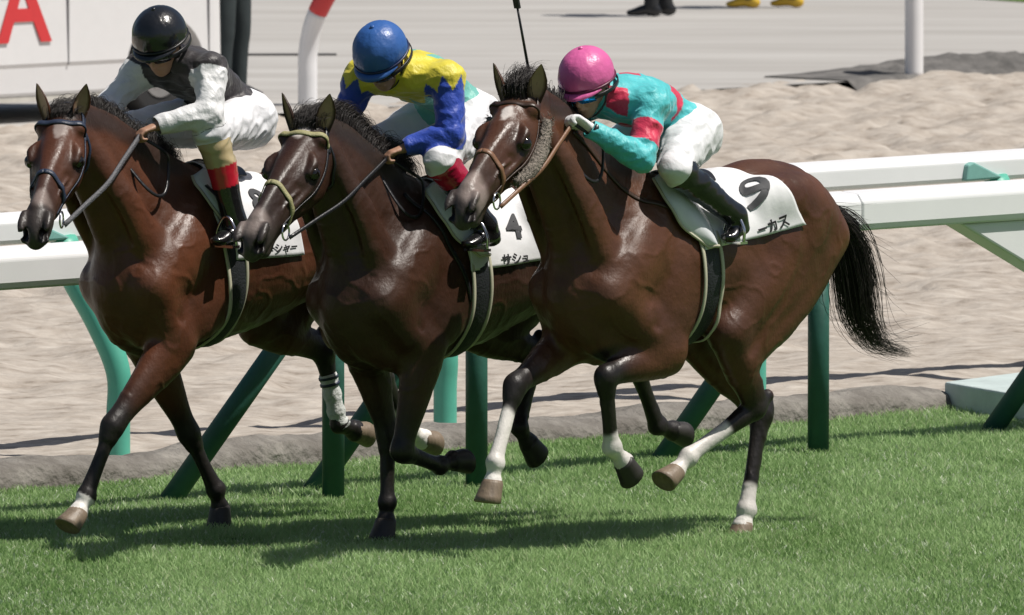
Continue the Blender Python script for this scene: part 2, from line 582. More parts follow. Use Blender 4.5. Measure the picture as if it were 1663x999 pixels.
# pale slab at the turf edge, far right
mb = MB()
c = [(5.93, -1.46), (6.75, -1.95), (7.7, -1.75), (6.5, -.75), (5.50, -.72)]
c = [(5.90, -1.49), (7.4, -1.80), (7.2, -.60), (5.52, -.60)]
mb.add([F(s, l, -.05) for s, l in c] + [F(s, l, .135) for s, l in c], [(3, 2, 1, 0), (4, 5, 6, 7)] + [(i, (i + 1) % 4, (i + 1) % 4 + 4, i + 4) for i in range(4)])
M_SLAB = mat('pale_mint_slab', (.50, .58, .57), rough=.7, var=.15, vscale=4, bump=.2)
tag(bevel(mb.build('edge_slab', M_SLAB, smooth=False), .012, 2), 'pale mint slab on the turf edge beside the rightmost green brace', 'slab')

# far side of the dirt: white gooseneck posts
def goose(x, y, bend, redz, label):
    root = empty('gooseneck_post', loc=(x, y, 0))
    pts = catmull([V(0, 0, 0), V(0, 0, .22), V(.004, 0, .42), V(.05, -.03, .64), V(.14, -.09, .83), V(.25, -.17, 1.0), V(.34, -.24, 1.12)] if bend else
                  [V(0, 0, 0), V(0, 0, .4), V(0, 0, .8), V(.02, -.01, .98), V(.10, -.07, 1.12), V(.22, -.16, 1.2)], 6)
    M_ = M_WHITE
    lo = [p for p in pts if p[2] <= redz + .02]
    hi = [p for p in pts if p[2] >= redz - .015]
    mb = MB(); mb.tube(lo, .072, 18); mb.build('lower_pipe', M_WHITE, root)
    mb = MB(); mb.tube(hi, .0735, 18); mb.build('upper_pipe', M_RED if bend else M_WHITE, root)
    tag(root, label, 'post', 'gooseneck posts of the outer dirt rail')
goose(-1.51, 34.1, True, .70, 'white bent post with red upper end, behind the jockeys')
goose(3.10, 37.95, False, .85, 'upright white post at the far edge of the dirt, right')

# ------------------------------------------------------------------ smooth solid modelling (distance fields -> one continuous mesh)
class Sdf:
    def __init__(s, lo, hi, h):
        s.lo, s.h = np.array(lo, float), h
        s.n = np.ceil((np.array(hi, float) - s.lo) / h).astype(int) + 1
        s.d = np.full(s.n, .5, np.float32)
        s.ax = [s.lo[i] + np.arange(s.n[i]) * h for i in range(3)]
    def _box(s, pts, pad):
        a = np.floor((pts.min(0) - pad - s.lo) / s.h).astype(int).clip(0, s.n - 1)
        b = (np.ceil((pts.max(0) + pad - s.lo) / s.h).astype(int) + 1).clip(1, s.n)
        return a, b
    def chain(s, st, w=(0, 1, 0), k=.03, sub=False, smooth=3):
        """st: list of (point, rw, rh) stations; rw along w, rh across; blended with the solid by radius k"""
        rows = [np.concatenate([np.asarray(p, float), [rw, rh]]) for p, rw, rh in [(q if len(q) == 3 else (q[0], q[1], q[1])) for q in st]]
        if smooth > 1 and len(rows) > 2:
            rows = list(catmull(rows, smooth))
        rows = np.array(rows)
        rows[:, 3:] = np.maximum(rows[:, 3:], .003)
        rmax = rows[:, 3:].max()
        a, b = s._box(rows[:, :3], rmax + k + .05)
        if np.any(b <= a):
            return
        sl = tuple(slice(a[i], b[i]) for i in range(3))
        cur = np.full(b - a, .5, np.float32)
        w0 = nrm(w)
        for A, B in zip(rows[:-1], rows[1:]):
            r2 = max(A[3:].max(), B[3:].max())
            a2, b2 = s._box(np.array([A[:3], B[:3]]), r2 + k + .05)
            a2, b2 = np.maximum(a2, a), np.minimum(b2, b)
            if np.any(b2 <= a2):
                continue
            X = s.ax[0][a2[0]:b2[0]].astype(np.float32)[:, None, None]
            Y = s.ax[1][a2[1]:b2[1]].astype(np.float32)[None, :, None]
            Z = s.ax[2][a2[2]:b2[2]].astype(np.float32)[None, None, :]
            D = B[:3] - A[:3]
            L2 = max(D @ D, 1e-9)
            ax = D / math.sqrt(L2)
            ww = w0 - ax * (w0 @ ax)
            if np.linalg.norm(ww) < 1e-3:
                ww = np.cross(ax, V(1, 0, 0))
            ww = nrm(ww)
            hh = np.cross(ax, ww)
            px, py, pz = X - A[0], Y - A[1], Z - A[2]
            t0 = (px * D[0] + py * D[1] + pz * D[2]) / L2
            t = np.clip(t0, 0, 1)
            qa = (t0 - t) * math.sqrt(L2)
            qw = px * ww[0] + py * ww[1] + pz * ww[2]
            qh = px * hh[0] + py * hh[1] + pz * hh[2]
            rw = A[3] + (B[3] - A[3]) * t
            rh = A[4] + (B[4] - A[4]) * t
            ra = np.minimum(rw, rh)
            e0 = np.sqrt((qw / rw) ** 2 + (qh / rh) ** 2 + (qa / ra) ** 2)
            e1 = np.sqrt((qw / rw ** 2) ** 2 + (qh / rh ** 2) ** 2 + (qa / ra ** 2) ** 2) + 1e-6
            d = np.where(e0 < 1e-3, -ra, e0 * (e0 - 1) / e1)
            c = cur[a2[0] - a[0]:b2[0] - a[0], a2[1] - a[1]:b2[1] - a[1], a2[2] - a[2]:b2[2] - a[2]]
            np.minimum(c, d, out=c)
        old = s.d[sl]
        if sub:
            hq = np.maximum(k - np.abs(-old - cur), 0) / k
            s.d[sl] = -(np.minimum(-old, cur) - hq * hq * k * .25)
        else:
            hq = np.maximum(k - np.abs(old - cur), 0) / k
            s.d[sl] = np.minimum(old, cur) - hq * hq * k * .25
    def ball(s, p, r, k=.02, sub=False, w=(0, 1, 0), ax=(1, 0, 0)):
        """ellipsoid: r = number or (along ax, along w, across)"""
        if not hasattr(r, '__len__'):
            r = (r, r, r)
        p, ax = np.asarray(p, float), nrm(ax)
        e = max(r[0] - min(r[1], r[2]), 0)
        if e < 1e-4:
            s.chain([(p - ax * 1e-3, r[1], r[2]), (p + ax * 1e-3, r[1], r[2])], w, k, sub)
        else:
            s.chain([(p + ax * r[0] * q * .86, max(r[1] * math.sqrt(1 - q * q * .86), .004), max(r[2] * math.sqrt(1 - q * q * .86), .004)) for q in (-1, -.6, 0, .6, 1)], w, k, sub)
    def sample(s, P):
        g = (np.asarray(P, float) - s.lo) / s.h
        g = np.clip(g, 0, s.n - 1.001)
        i = g.astype(int)
        f = g - i
        out = 0
        for a in (0, 1):
            for b in (0, 1):
                for c in (0, 1):
                    wt = (f[:, 0] if a else 1 - f[:, 0]) * (f[:, 1] if b else 1 - f[:, 1]) * (f[:, 2] if c else 1 - f[:, 2])
                    out = out + wt * s.d[i[:, 0] + a, i[:, 1] + b, i[:, 2] + c]
        return out
    def grad(s, P):
        P = np.asarray(P, float)
        e = s.h
        return nrm(np.stack([s.sample(P + V(*(e * (j == i) for j in range(3)))) - s.sample(P - V(*(e * (j == i) for j in range(3)))) for i in range(3)], 1))
    def onto(s, P, off=0.0, it=8):
        P = np.array(P, float)
        for _ in range(it):
            P -= np.clip(s.sample(P) - off, -.03, .03)[:, None] * s.grad(P)
        return P, s.grad(P)
    def mesh(s, relax=1):
        d = s.d
        neg = d < 0
        c = neg[:-1, :-1, :-1].astype(np.int8)
        tot = np.zeros(tuple(s.n - 1), np.int8)
        for a in (0, 1):
            for b in (0, 1):
                for e in (0, 1):
                    tot += neg[a:s.n[0] - 1 + a, b:s.n[1] - 1 + b, e:s.n[2] - 1 + e]
        act = (tot > 0) & (tot < 8)
        idx = np.full(act.shape, -1, np.int32)
        I = np.argwhere(act)
        idx[act] = np.arange(len(I))
        acc = np.zeros((len(I), 3))
        cnt = np.zeros(len(I))
        for dim in range(3):
            o1, o2 = [q for q in range(3) if q != dim]
            for p in (0, 1):
                for q in (0, 1):
                    A = I.copy()
                    A[:, o1] += p
                    A[:, o2] += q
                    B = A.copy()
                    B[:, dim] += 1
                    va, vb = d[A[:, 0], A[:, 1], A[:, 2]], d[B[:, 0], B[:, 1], B[:, 2]]
                    m = (va < 0) != (vb < 0)
                    t = np.where(m, va / np.where(m, va - vb, 1), 0)
                    pos = (A - I).astype(float)
                    pos[:, dim] += t
                    acc[m] += pos[m]
                    cnt[m] += 1
        Vt = (I + acc / cnt[:, None]) * s.h + s.lo
        fs = []
        for dim in range(3):
            o1, o2 = (dim + 1) % 3, (dim + 2) % 3
            n0 = [slice(None)] * 3
            n1 = [slice(None)] * 3
            n0[dim], n1[dim] = slice(0, -1), slice(1, None)
            ch = neg[tuple(n0)] != neg[tuple(n1)]
            E_ = np.argwhere(ch)
            E_ = E_[(E_[:, o1] > 0) & (E_[:, o2] > 0) & (E_[:, o1] < s.n[o1] - 1) & (E_[:, o2] < s.n[o2] - 1)]
            ins = neg[E_[:, 0], E_[:, 1], E_[:, 2]]
            q = []
            for da, db in ((0, 0), (-1, 0), (-1, -1), (0, -1)):
                K = E_.copy()
                K[:, o1] += da
                K[:, o2] += db
                q.append(idx[K[:, 0], K[:, 1], K[:, 2]])
            q = np.stack(q, 1)
            q[ins] = q[ins][:, ::-1]
            fs.append(q)
        Fc = np.concatenate(fs)[:, ::-1]
        for _ in range(relax):
            sm = np.zeros_like(Vt)
            ct = np.zeros(len(Vt))
            for a in range(4):
                b = (a + 1) % 4
                np.add.at(sm, Fc[:, a], Vt[Fc[:, b]])
                np.add.at(sm, Fc[:, b], Vt[Fc[:, a]])
                np.add.at(ct, Fc[:, a], 1)
                np.add.at(ct, Fc[:, b], 1)
            Vt = Vt * .4 + .6 * sm / np.maximum(ct, 1)[:, None]
        return Vt, Fc

def seg_param(P, pts):
    """closest point of each P on a polyline: distance and parameter (segment index + t)"""
    best = np.full(len(P), 9.0)
    par = np.zeros(len(P))
    for i in range(len(pts) - 1):
        a, b = np.asarray(pts[i], float), np.asarray(pts[i + 1], float)
        D = b - a
        t = np.clip(((P - a) @ D) / max(D @ D, 1e-9), 0, 1)
        q = np.linalg.norm(P - a - t[:, None] * D, axis=1)
        m = q < best
        best[m], par[m] = q[m], i + t[m]
    return best, par

def lerp(a, b, t):
    return np.asarray(a, float) * (1 - t) + np.asarray(b, float) * t

# ------------------------------------------------------------------ horses
class Horse:
    pass

def hair(n, gen, r0, r1, seed, seg=7):
    """n thin tapering strands; gen(rng) -> list of points; returns verts, faces"""
    r = np.random.default_rng(seed)
    vs, fs = [], []
    for q in range(n):
        P = catmull(gen(r), 3)
        m = len(P)
        rr = r.uniform(r0, r1)
        o = len(vs)
        T = nrm(np.gradient(P, axis=0))
        ref = nrm(r.normal(size=3))
        U = nrm(np.cross(T, ref))
        W = np.cross(T, U)
        for i in range(m):
            k = rr * (1 - (i / (m - 1)) ** 2 * .85)
            for a in (0, 2.094, 4.189):
                vs.append(P[i] + k * (math.cos(a) * U[i] + math.sin(a) * W[i]))
        for i in range(m - 1):
            for j in range(3):
                fs.append((o + i * 3 + j, o + i * 3 + (j + 1) % 3, o + (i + 1) * 3 + (j + 1) % 3, o + (i + 1) * 3 + j))
    return np.array(vs), np.array(fs, np.int32)

BLACKPT = V(.014, .011, .010)
WHITE_SOCK = V(.72, .68, .64)

def build_horse(sp):
    H = Horse()
    zw = sp['zw']
    M = Matrix.Translation((sp['o'][0], sp['o'][1], 0)) @ Matrix.Rotation(R(180 + sp.get('th', 46)), 4, 'Z')
    H.M = M
    S = Sdf((-1.75, -.44, -.02), (1.62, .46, 2.22), .0086)
    H.S = S
    dzb = sp.get('croup', 0.0)          # croup raise
    rs = sp.get('rump', 1.06)
    tx = sp.get('tx', 0)
    def T(x, y, z):                      # trunk point, z relative to the withers
        x = x + tx
        return V(x if x > -.25 else -.25 + (x + .25) * rs, y, zw + z + (dzb * sstep(-.1, -.8, x)))
    # --- trunk
    st = [(.47, -.34, -.68, .14), (.39, -.22, -.77, .19), (.25, -.11, -.805, .215), (.08, -.03, -.81, .228), (-.10, -.03, -.785, .248),
          (-.30, -.075, -.745, .265), (-.50, -.075, -.68, .262), (-.68, -.035, -.62, .262), (-.86, -.045, -.58, .250), (-.99, -.12, -.54, .20), (-1.07, -.22, -.46, .13)]
    S.chain([(T(x, 0, (a + b) / 2), w, (a - b) / 2) for x, a, b, w in st], k=.02, smooth=4)
    # withers, spine and croup ridge
    S.chain([(T(.16, 0, -.09), .045, .06), (T(.02, 0, -.055), .05, .055), (T(-.16, 0, -.085), .06, .05), (T(-.40, 0, -.12), .08, .05)], k=.09)
    S.chain([(T(-.45, 0, -.13), .10, .06), (T(-.68, 0, -.085), .12, .075), (T(-.88, 0, -.12), .10, .07), (T(-1.02, 0, -.22), .06, .05)], k=.08)
    # tail dock
    S.chain([(T(-.98, 0, -.21), .05, .05), (T(-1.10, 0, -.22), .035, .035), (T(-1.15, 0, -.25), .025, .025)], k=.05)
    L = sp['legs']
    for sd, F_, Hn in ((1, 'LF', 'LH'), (-1, 'RF', 'RH')):
        f, h = L[F_], L[Hn]
        elb, knee, fet, cor, toe = [np.asarray(q, float) for q in f]
        # --- shoulder
        psh = T(.44, sd * .155, -.50) + V(.06 * np.clip(elb[0] - .1, -.2, .3), 0, 0)
        S.chain([(T(-.02, sd * .10, -.12), .035, .09), (T(.13, sd * .165, -.26), .055, .12), (T(.30, sd * .19, -.40), .07, .125), (psh, .085, .105)], k=.05)
        S.chain([(T(-.08, sd * .19, -.34), .05, .10), (lerp(T(.0, sd * .20, -.50), elb, .35), .065, .13), (elb + V(-.015, 0, .04), .06, .085)], k=.045)
        S.chain([(psh, .085, .10), (lerp(psh, elb, .6) + V(0, sd * .01, 0), .075, .10), (elb, .065, .085)], k=.05)
        # triceps head and shoulder groove
        S.chain([(T(-.12, sd * .205, -.42), .03, .05), (lerp(T(-.05, sd * .215, -.58), elb, .3), .04, .065), (elb + V(-.04, sd * .015, .05), .03, .045)], k=.02)
        S.chain([(T(.02, sd * .165, -.14), .02, .03), (T(.20, sd * .215, -.34), .022, .03), (psh + V(-.03, sd * .055, .03), .03, .035)], k=.025)
        S.chain([(T(-.13, sd * .27, -.20), .012, .03), (T(.10, sd * .275, -.42), .012, .022), (lerp(psh, elb, .55) + V(-.02, sd * .085, .0), .010, .02)], k=.03, sub=True)
        # pectoral
        S.chain([(T(.30, sd * .09, -.36), .07, .12), (T(.435, sd * .080, -.54), .075, .09), (T(.38, sd * .075, -.70), .068, .085), (T(.22, sd * .09, -.78), .06, .06)], k=.06)
        # --- foreleg
        fd = nrm(knee - elb)
        fwd = nrm(np.cross(V(0, 1, 0), fd))         # points backwards/forwards across the limb
        S.chain([(elb, .074, .108), (lerp(elb, knee, .22), .073, .104), (lerp(elb, knee, .5), .062, .082), (lerp(elb, knee, .8), .048, .057), (knee, .049, .056)], k=.045)
        S.chain([(lerp(elb, knee, .10) + V(0, sd * .03, 0), .03, .045), (lerp(elb, knee, .38) + V(0, sd * .022, 0), .028, .036), (lerp(elb, knee, .7) + V(0, sd * .012, 0), .02, .02)], k=.015)
        cd = nrm(fet - knee)
        S.chain([(lerp(elb, knee, .95), 0.0464, 0.0507), (knee + cd * .012, 0.0499, 0.0555), (knee + cd * .06, 0.0418, 0.0472)], k=.015)
        S.chain([(knee, 0.0418, 0.0472), (lerp(knee, fet, .25), 0.0313, 0.0389), (lerp(knee, fet, .6), 0.0290, 0.0354), (lerp(knee, fet, .88), 0.0325, 0.0389), (fet, 0.0394, 0.0437)], k=.012)
        pd = nrm(cor - fet)
        bk = nrm(np.cross(V(0, 1, 0), cd)) 
        S.ball(fet + bk * .012, .038, k=.012)
        S.chain([(fet, 0.0383, 0.0413), (lerp(fet, cor, .55), 0.0325, 0.0330), (cor, 0.0464, 0.0496)], k=.015)
        # --- hind leg
        sti, hock, hfet, hcor, htoe = [np.asarray(q, float) for q in h]
        hip = T(-.80, sd * .15, -.33)
        S.chain([(T(-.52, sd * .20, -.17), .05, .07), (T(-.64, sd * .185, -.16), .09, .10), (T(-.84, sd * .16, -.21), .10, .13), (T(-.98, sd * .12, -.33), .085, .11)], k=.06)
        mid = lerp(hip, sti, .55)
        S.chain([(hip, .12, .19), (mid, .11, .165), (lerp(hip, sti, .85), .09, .12), (sti, .075, .085)], k=.06)
        ham = T(-1.03, sd * .135, -.36)
        gas = lerp(sti, hock, .42)
        gb = nrm(np.cross(V(0, 1, 0), nrm(hock - sti)))
        S.chain([(ham, .085, .10), (lerp(ham, gas, .45) + V(-.03, 0, 0), .095, .13), (gas + gb * .03, .068, .085), (lerp(sti, hock, .75) + gb * .042, .038, .040), (hock + gb * .045, .028, .028)], k=.06)
        S.chain([(lerp(mid, ham, .5) + V(0, sd * .035, 0), .06, .13), (lerp(sti, ham, .3) + V(0, sd * .03, -.03), .06, .09), (gas + V(0, sd * .02, 0), .04, .05)], k=.03)
        S.chain([(sti, .08, .095), (lerp(sti, hock, .3), .074, .095), (lerp(sti, hock, .62), .055, .068), (lerp(sti, hock, .9), .044, .052), (hock, .047, .056)], k=.05)
        hd = nrm(hfet - hock)
        S.chain([(hock + gb * .052 - hd * .048, .027, .029), (hock + gb * .034 + hd * .02, .032, .040), (lerp(hock, hfet, .25) + gb * .010, .032, .036)], k=.026)
        S.ball(hock, .050, k=.02)
        S.chain([(hock, 0.0460, 0.0538), (lerp(hock, hfet, .22), 0.0345, 0.0445), (lerp(hock, hfet, .6), 0.0299, 0.0374), (lerp(hock, hfet, .88), 0.0333, 0.0398), (hfet, 0.0403, 0.0456)], k=.012)
        bk = nrm(np.cross(V(0, 1, 0), hd))
        S.ball(hfet + bk * .012, .040, k=.012)
        S.chain([(hfet, 0.0391, 0.0421), (lerp(hfet, hcor, .55), 0.0333, 0.0339), (hcor, 0.0471, 0.0503)], k=.015)
        # quadriceps / biceps groove on the thigh
        S.chain([(T(-.72, sd * .29, -.26), .010, .02), (lerp(mid, ham, .35) + V(.0, sd * .135, .0), .012, .025), (lerp(sti, hock, .25) + V(-.03, sd * .085, 0), .010, .016)], k=.035, sub=True)
        # flank hollow
        S.ball(T(-.47, sd * .34, -.36), (.09, .06, .11), k=.08, sub=True)
    # --- head frame
    poll, nose = np.asarray(sp['poll'], float), np.asarray(sp['nose'], float)
    a = nrm(nose - poll)
    l = nrm(np.cross(V(0, 0, 1), a))
    roll = sp.get('roll', 0)
    n_ = np.cross(a, l)
    l, n_ = l * math.cos(roll) + n_ * math.sin(roll), n_ * math.cos(roll) - l * math.sin(roll)
    hs = np.linalg.norm(nose - poll) / .62
    hp = lambda t, y, b: poll + hs * (a * t + l * y + n_ * b)
    H.hp, H.ha, H.hl, H.hn, H.hs = hp, a, l, n_, hs
    # --- neck
    nb = sp.get('neck', [])
    thr = hp(.02, 0, -.16)
    c0 = T(.20, 0, -.40)
    c1 = lerp(T(.34, 0, -.22), lerp(poll, thr, .5), .30)
    c2 = lerp(T(.34, 0, -.18), lerp(poll, thr, .5), .66) + sp.get('arch', V(0, 0, .02))
    c3 = lerp(poll, thr, .52) - a * .02
    S.chain([(c0, .155, .31), (lerp(c0, c1, .55), .135, .265), (c1, .112, .215), (c2, .085, .165), (c3, .07, .12)], k=.06, smooth=5)
    # crest
    cr = [T(.06, 0, -.05), lerp(T(.06, 0, -.05), poll, .35) + n_ * .0 + V(0, 0, .035), lerp(T(.06, 0, -.05), poll, .72) + V(-.01, 0, .05), poll + V(-.04, 0, -.005)]
    S.chain([(cr[0], .05, .06), (cr[1], .04, .065), (cr[2], .035, .06), (cr[3], .04, .05)], k=.07)
    H.crest = cr
    # jugular groove edges: brachiocephalic muscle each side
    for sd in (1, -1):
        S.chain([(hp(.0, sd * .07, -.12), .03, .04), (lerp(hp(.0, sd * .07, -.12), T(.40, sd * .15, -.36), .5) + V(0, sd * .025, 0), .035, .065), (T(.40, sd * .15, -.38), .05, .08)], k=.04)
    # --- head
    hsn = [(-.03, -.085, .075, .07), (.05, -.10, .105, .083), (.13, -.115, .122, .092), (.21, -.118, .122, .089), (.30, -.105, .104, .070), (.40, -.090, .084, .054), (.49, -.078, .070, .048), (.555, -.073, .068, .052), (.60, -.080, .062, .050), (.63, -.092, .050, .042), (.645, -.100, .036, .032)]
    hw = sp.get('hw', 1)
    S.chain([(hp(t, 0, c), w * hs * hw, hh * hs) for t, c, hh, w in hsn], w=l, k=.035, smooth=4)
    S.chain([(hp(.06, 0, -.012), .045, .02), (hp(.25, 0, -.006), .04, .02), (hp(.42, 0, -.010), .026, .018), (hp(.54, 0, -.016), .024, .018)], w=l, k=.03)
    for sd in (1, -1):
        S.ball(hp(.14, sd * .058, -.155), (.095, .028, .085), k=.03, w=l, ax=a)          # jowl
        S.chain([(hp(.145, sd * .080, -.034), .020, .020), (hp(.185, sd * .092, -.040), .022, .020), (hp(.225, sd * .086, -.048), .014, .015)], w=l, k=.018)   # brow
        S.chain([(hp(.19, sd * .094, -.095), .014, .016), (hp(.27, sd * .081, -.104), .014, .014), (hp(.37, sd * .062, -.104), .011, .012)], w=l, k=.014)  # facial crest
        S.chain([(hp(.30, sd * .075, -.062), .012, .022), (hp(.42, sd * .062, -.058), .010, .018)], w=l, k=.025, sub=True)
        S.chain([(hp(.27, sd * .075, -.160), .010, .025), (hp(.38, sd * .062, -.140), .010, .018)], w=l, k=.025, sub=True)
        S.ball(hp(.205, sd * .112 * hw, -.066), .028, k=.012, sub=True)                        # eye socket
        S.chain([(hp(.168, sd * .092, -.060), .008, .009), (hp(.195, sd * .098, -.041), .008, .009), (hp(.234, sd * .092, -.050), .007, .008)], w=l, k=.012)   # upper lid
        S.chain([(hp(.182, sd * .094, -.082), .008, .008), (hp(.205, sd * .097, -.090), .008, .008), (hp(.228, sd * .091, -.080), .007, .008)], w=l, k=.012)  # lower lid
        S.chain([(hp(.40, sd * .058, -.030), .008, .012), (hp(.50, sd * .046, -.035), .008, .012)], w=l, k=.02, sub=True)    # beside the nasal bone
        S.ball(hp(.05, sd * .072, -.03), .030, k=.03)                                     # ear base
        S.chain([(hp(.57, sd * .048, -.026), .016, .018), (hp(.615, sd * .052, -.030), .017, .017), (hp(.648, sd * .050, -.044), .015, .015), (hp(.660, sd * .046, -.070), .012, .014), (hp(.648, sd * .046, -.092), .012, .014)], w=l, k=.016)   # nostril rim
        S.chain([(hp(.730, sd * .050, -.068), .026, .030), (hp(.655, sd * .038, -.066), .021, .026), (hp(.600, sd * .028, -.062), .013, .016)], w=l, k=.006, sub=True)   # nostril
        S.chain([(hp(.650, sd * .050, -.056), .014, .016), (hp(.600, sd * .060, -.046), .009, .010)], w=l, k=.008, sub=True)
        S.ball(hp(.115, sd * .105, -.030), (.036, .026, .024), k=.025, sub=True, w=l, ax=a)    # temporal hollow
    S.chain([(hp(.36, 0, -.165), .032, .03), (hp(.48, 0, -.150), .028, .026), (hp(.555, 0, -.158), .030, .030), (hp(.585, 0, -.148), .028, .024)], w=l, k=.03)   # lower jaw and chin
    S.chain([(hp(.47, .066, -.120), .022, .006), (hp(.56, .055, -.126), .02, .006), (hp(.65, .02, -.136), .02, .006)], w=l, k=.010, sub=True)
    S.chain([(hp(.47, -.066, -.120), .022, .006), (hp(.56, -.055, -.126), .02, .006), (hp(.65, -.02, -.136), .02, .006)], w=l, k=.010, sub=True)
    # veins
    for sd in (1, -1):
        S.chain([(hp(.30, sd * .068, -.075), .006), (hp(.38, sd * .060, -.06), .006), (hp(.45, sd * .05, -.075), .005)], k=.012)
    Vt, Fc = S.mesh(1)
    rid = 1 - np.clip(np.abs(fbm(Vt, 6.5, 71, 2)) * 6, 0, 1)
    Vt = Vt + nrm(S.grad(Vt)) * (.0032 * rid * sstep(.25, -.1, noise3(Vt, 2.3, 75)) + .003 * noise3(Vt, 9, 77))[:, None]
    # --- ears joined into the body mesh
    ev, ef, ecol = [], [], []
    for sd in (1, -1):
        b0 = hp(-.005, sd * .072, -.012)
        up = nrm(V(0, 0, .95) + n_ * .25 - a * .12 + l * sd * .22)
        out = nrm(l * sd * .60 + a * .75)
        side = nrm(np.cross(up, out))
        out = np.cross(side, up)
        o = len(ev)
        prof = [(-.02, .026, .026), (.012, .034, .026), (.04, .040, .023), (.07, .036, .019), (.10, .022, .012), (.122, .008, .007), (.130, .002, .002)]
        for tt, wd, dp in prof:
            for j in range(14):
                an = 2 * math.pi * j / 14
                q = b0 + hs * (up * tt + side * wd * math.cos(an) - out * dp * math.sin(an) * (1.0 if math.sin(an) > 0 else -.60) + out * .010 * (tt / .13) - out * .004)
                ecol.append(sp['coat'] * .7 if (math.sin(an) > -.45 or tt < .01) else V(.34, .22, .15))
                ev.append(q)
        for i in range(len(prof) - 1):
            for j in range(14):
                ef.append((o + i * 14 + j, o + i * 14 + (j + 1) % 14, o + (i + 1) * 14 + (j + 1) % 14, o + (i + 1) * 14 + j))
    nb_ = len(Vt)
    Vall = np.concatenate([Vt, np.array(ev)])
    Fall = np.concatenate([Fc, np.array(ef) + nb_])
    # --- coat colour (bay: brown body, black points, white marks)
    c = np.tile(sp['coat'], (len(Vall), 1))
    under = np.clip((zw - .45 - Vall[:, 2]) / .35, 0, 1) * (np.abs(Vall[:, 1]) < .25)
    nz = fbm(Vall, 5, 5, 2) * .12
    c = c * (1 + 1.6 * nz + .12 * noise3(Vall, 2.1, 8))[:, None]
    zone = np.zeros(len(Vall))
    for nm in ('LF', 'RF', 'LH', 'RH'):
        J = [np.asarray(q, float) for q in L[nm]]
        d, p = seg_param(Vall, J)
        near_ = sstep(.14, .10, d)
        pp = p + nz * .5
        blk = near_ * sstep(.45, .95, pp)
        c = c * (1 - blk[:, None]) + BLACKPT * blk[:, None]
        s0 = sp['socks'].get(nm)
        if s0:
            wh = near_ * sstep(s0 - .04, s0 + .04, p + nz * .9)
            c = c * (1 - wh[:, None]) + WHITE_SOCK * wh[:, None]
    # head marks
    q = (Vall - poll) / hs
    ta, tl, tb = q @ a, q @ l, q @ n_
    inh = (ta > -.05) & (ta < .68) & (np.abs(tl) < .14) & (tb < .06) & (tb > -.26)
    face_dark = inh * sstep(.20, .45, ta + nz * .4) * .55  # face gets darker towards the muzzle
    c = c * (1 - face_dark[:, None]) + BLACKPT * 1.6 * face_dark[:, None]
    muz = inh * sstep(.47, .60, ta + nz * .3)
    c = c * (1 - muz[:, None]) + sp.get('muzzle', V(.038, .030, .027)) * muz[:, None]
    nos = np.zeros(len(Vall))
    for sd in (1, -1):
        dn, _ = seg_param(Vall, [hp(.675, sd * .041, -.067), hp(.655, sd * .038, -.066), hp(.600, sd * .028, -.062)])
        dn2, _ = seg_param(Vall, [hp(.650, sd * .050, -.056), hp(.605, sd * .060, -.046)])
        nos = np.maximum(nos, np.maximum(sstep(.0300, .0235, dn / hs), sstep(.017, .011, dn2 / hs)))
    c = c * (1 - nos[:, None]) + V(.006, .004, .004) * nos[:, None]  # nostril holes coloured black, painting in the shade inside them
    eyz = inh * np.exp(-(((ta - .215) / .055) ** 2 + ((tb + .075) / .05) ** 2)) * (np.abs(tl) > .05) * .9
    c = c * (1 - eyz[:, None]) + BLACKPT * eyz[:, None]
    if 'star' in sp:
        st_, sl_, sr = sp['star']
        sm = inh * sstep(1.25, .75, np.sqrt(((ta - st_) / sr) ** 2 + ((tl - sl_) / (sr * .6)) ** 2) + fbm(Vall, 24, 9, 2) * .35) * (tb > -.06) * sp.get('starw', 1)
        c = c * (1 - sm[:, None]) + V(.66, .60, .56) * sm[:, None]
    if 'snip' in sp:
        st_, sl_, sr = sp['snip']
        sm = inh * sstep(1.2, .6, np.sqrt(((ta - st_) / sr) ** 2 + ((tl - sl_) / (sr * .7)) ** 2) + nz * 2.0) * (tb > -.10)
        c = c * (1 - sm[:, None] * .45) + V(.40, .32, .29) * sm[:, None] * .45
    # dark dorsal area of crest and dock
    d, p = seg_param(Vall, cr)
    k_ = sstep(.09, .05, d) * .8
    c = c * (1 - k_[:, None]) + BLACKPT * 1.4 * k_[:, None]
    c[nb_:] = np.array(ecol)
    c = np.clip(c, .004, 1)
    me = np_mesh('horse', Vall, Fall)
    set_col(me, c)
    ho = link_raw('horse', me, M_COAT)
    ho.matrix_world = M
    H.obj = ho
    tag(ho, sp['label'], 'horse', 'galloping racehorses')
    # eyes
    for sd in (1, -1):
        bm = bmesh.new()
        bmesh.ops.create_uvsphere(bm, u_segments=16, v_segments=12, radius=.029 * hs)
        me = bpy.data.meshes.new('eye')
        bm.to_mesh(me)
        bm.free()
        me.polygons.foreach_set('use_smooth', np.ones(len(me.polygons), bool))
        e = link_raw('eye', me, M_EYE, ho)
        e.location = hp(.206, sd * .084 * hw, -.067)
    # hooves
    for nm in ('LF', 'RF', 'LH', 'RH'):
        J = [np.asarray(q, float) for q in L[nm]]
        fet, cor, toe = J[2], J[3], J[4]
        ax = nrm(nrm(toe - cor) * .8 + nrm(cor - fet) * .2)
        lat = V(0, 1, 0)
        fw = nrm(np.cross(lat, ax))                       # across the hoof, in the leg plane
        ln = .085
        mb = MB()
        rings = [(-.014, .044, .044, 0), (0, .050, .050, 0), (.02, .052, .053, .004), (.06, .058, .061, .014), (ln, .062, .066, .020), (ln + .004, .056, .060, .020), (ln - .006, .04, .045, .02)]
        sgn = -1
        n = 18
        vs = []
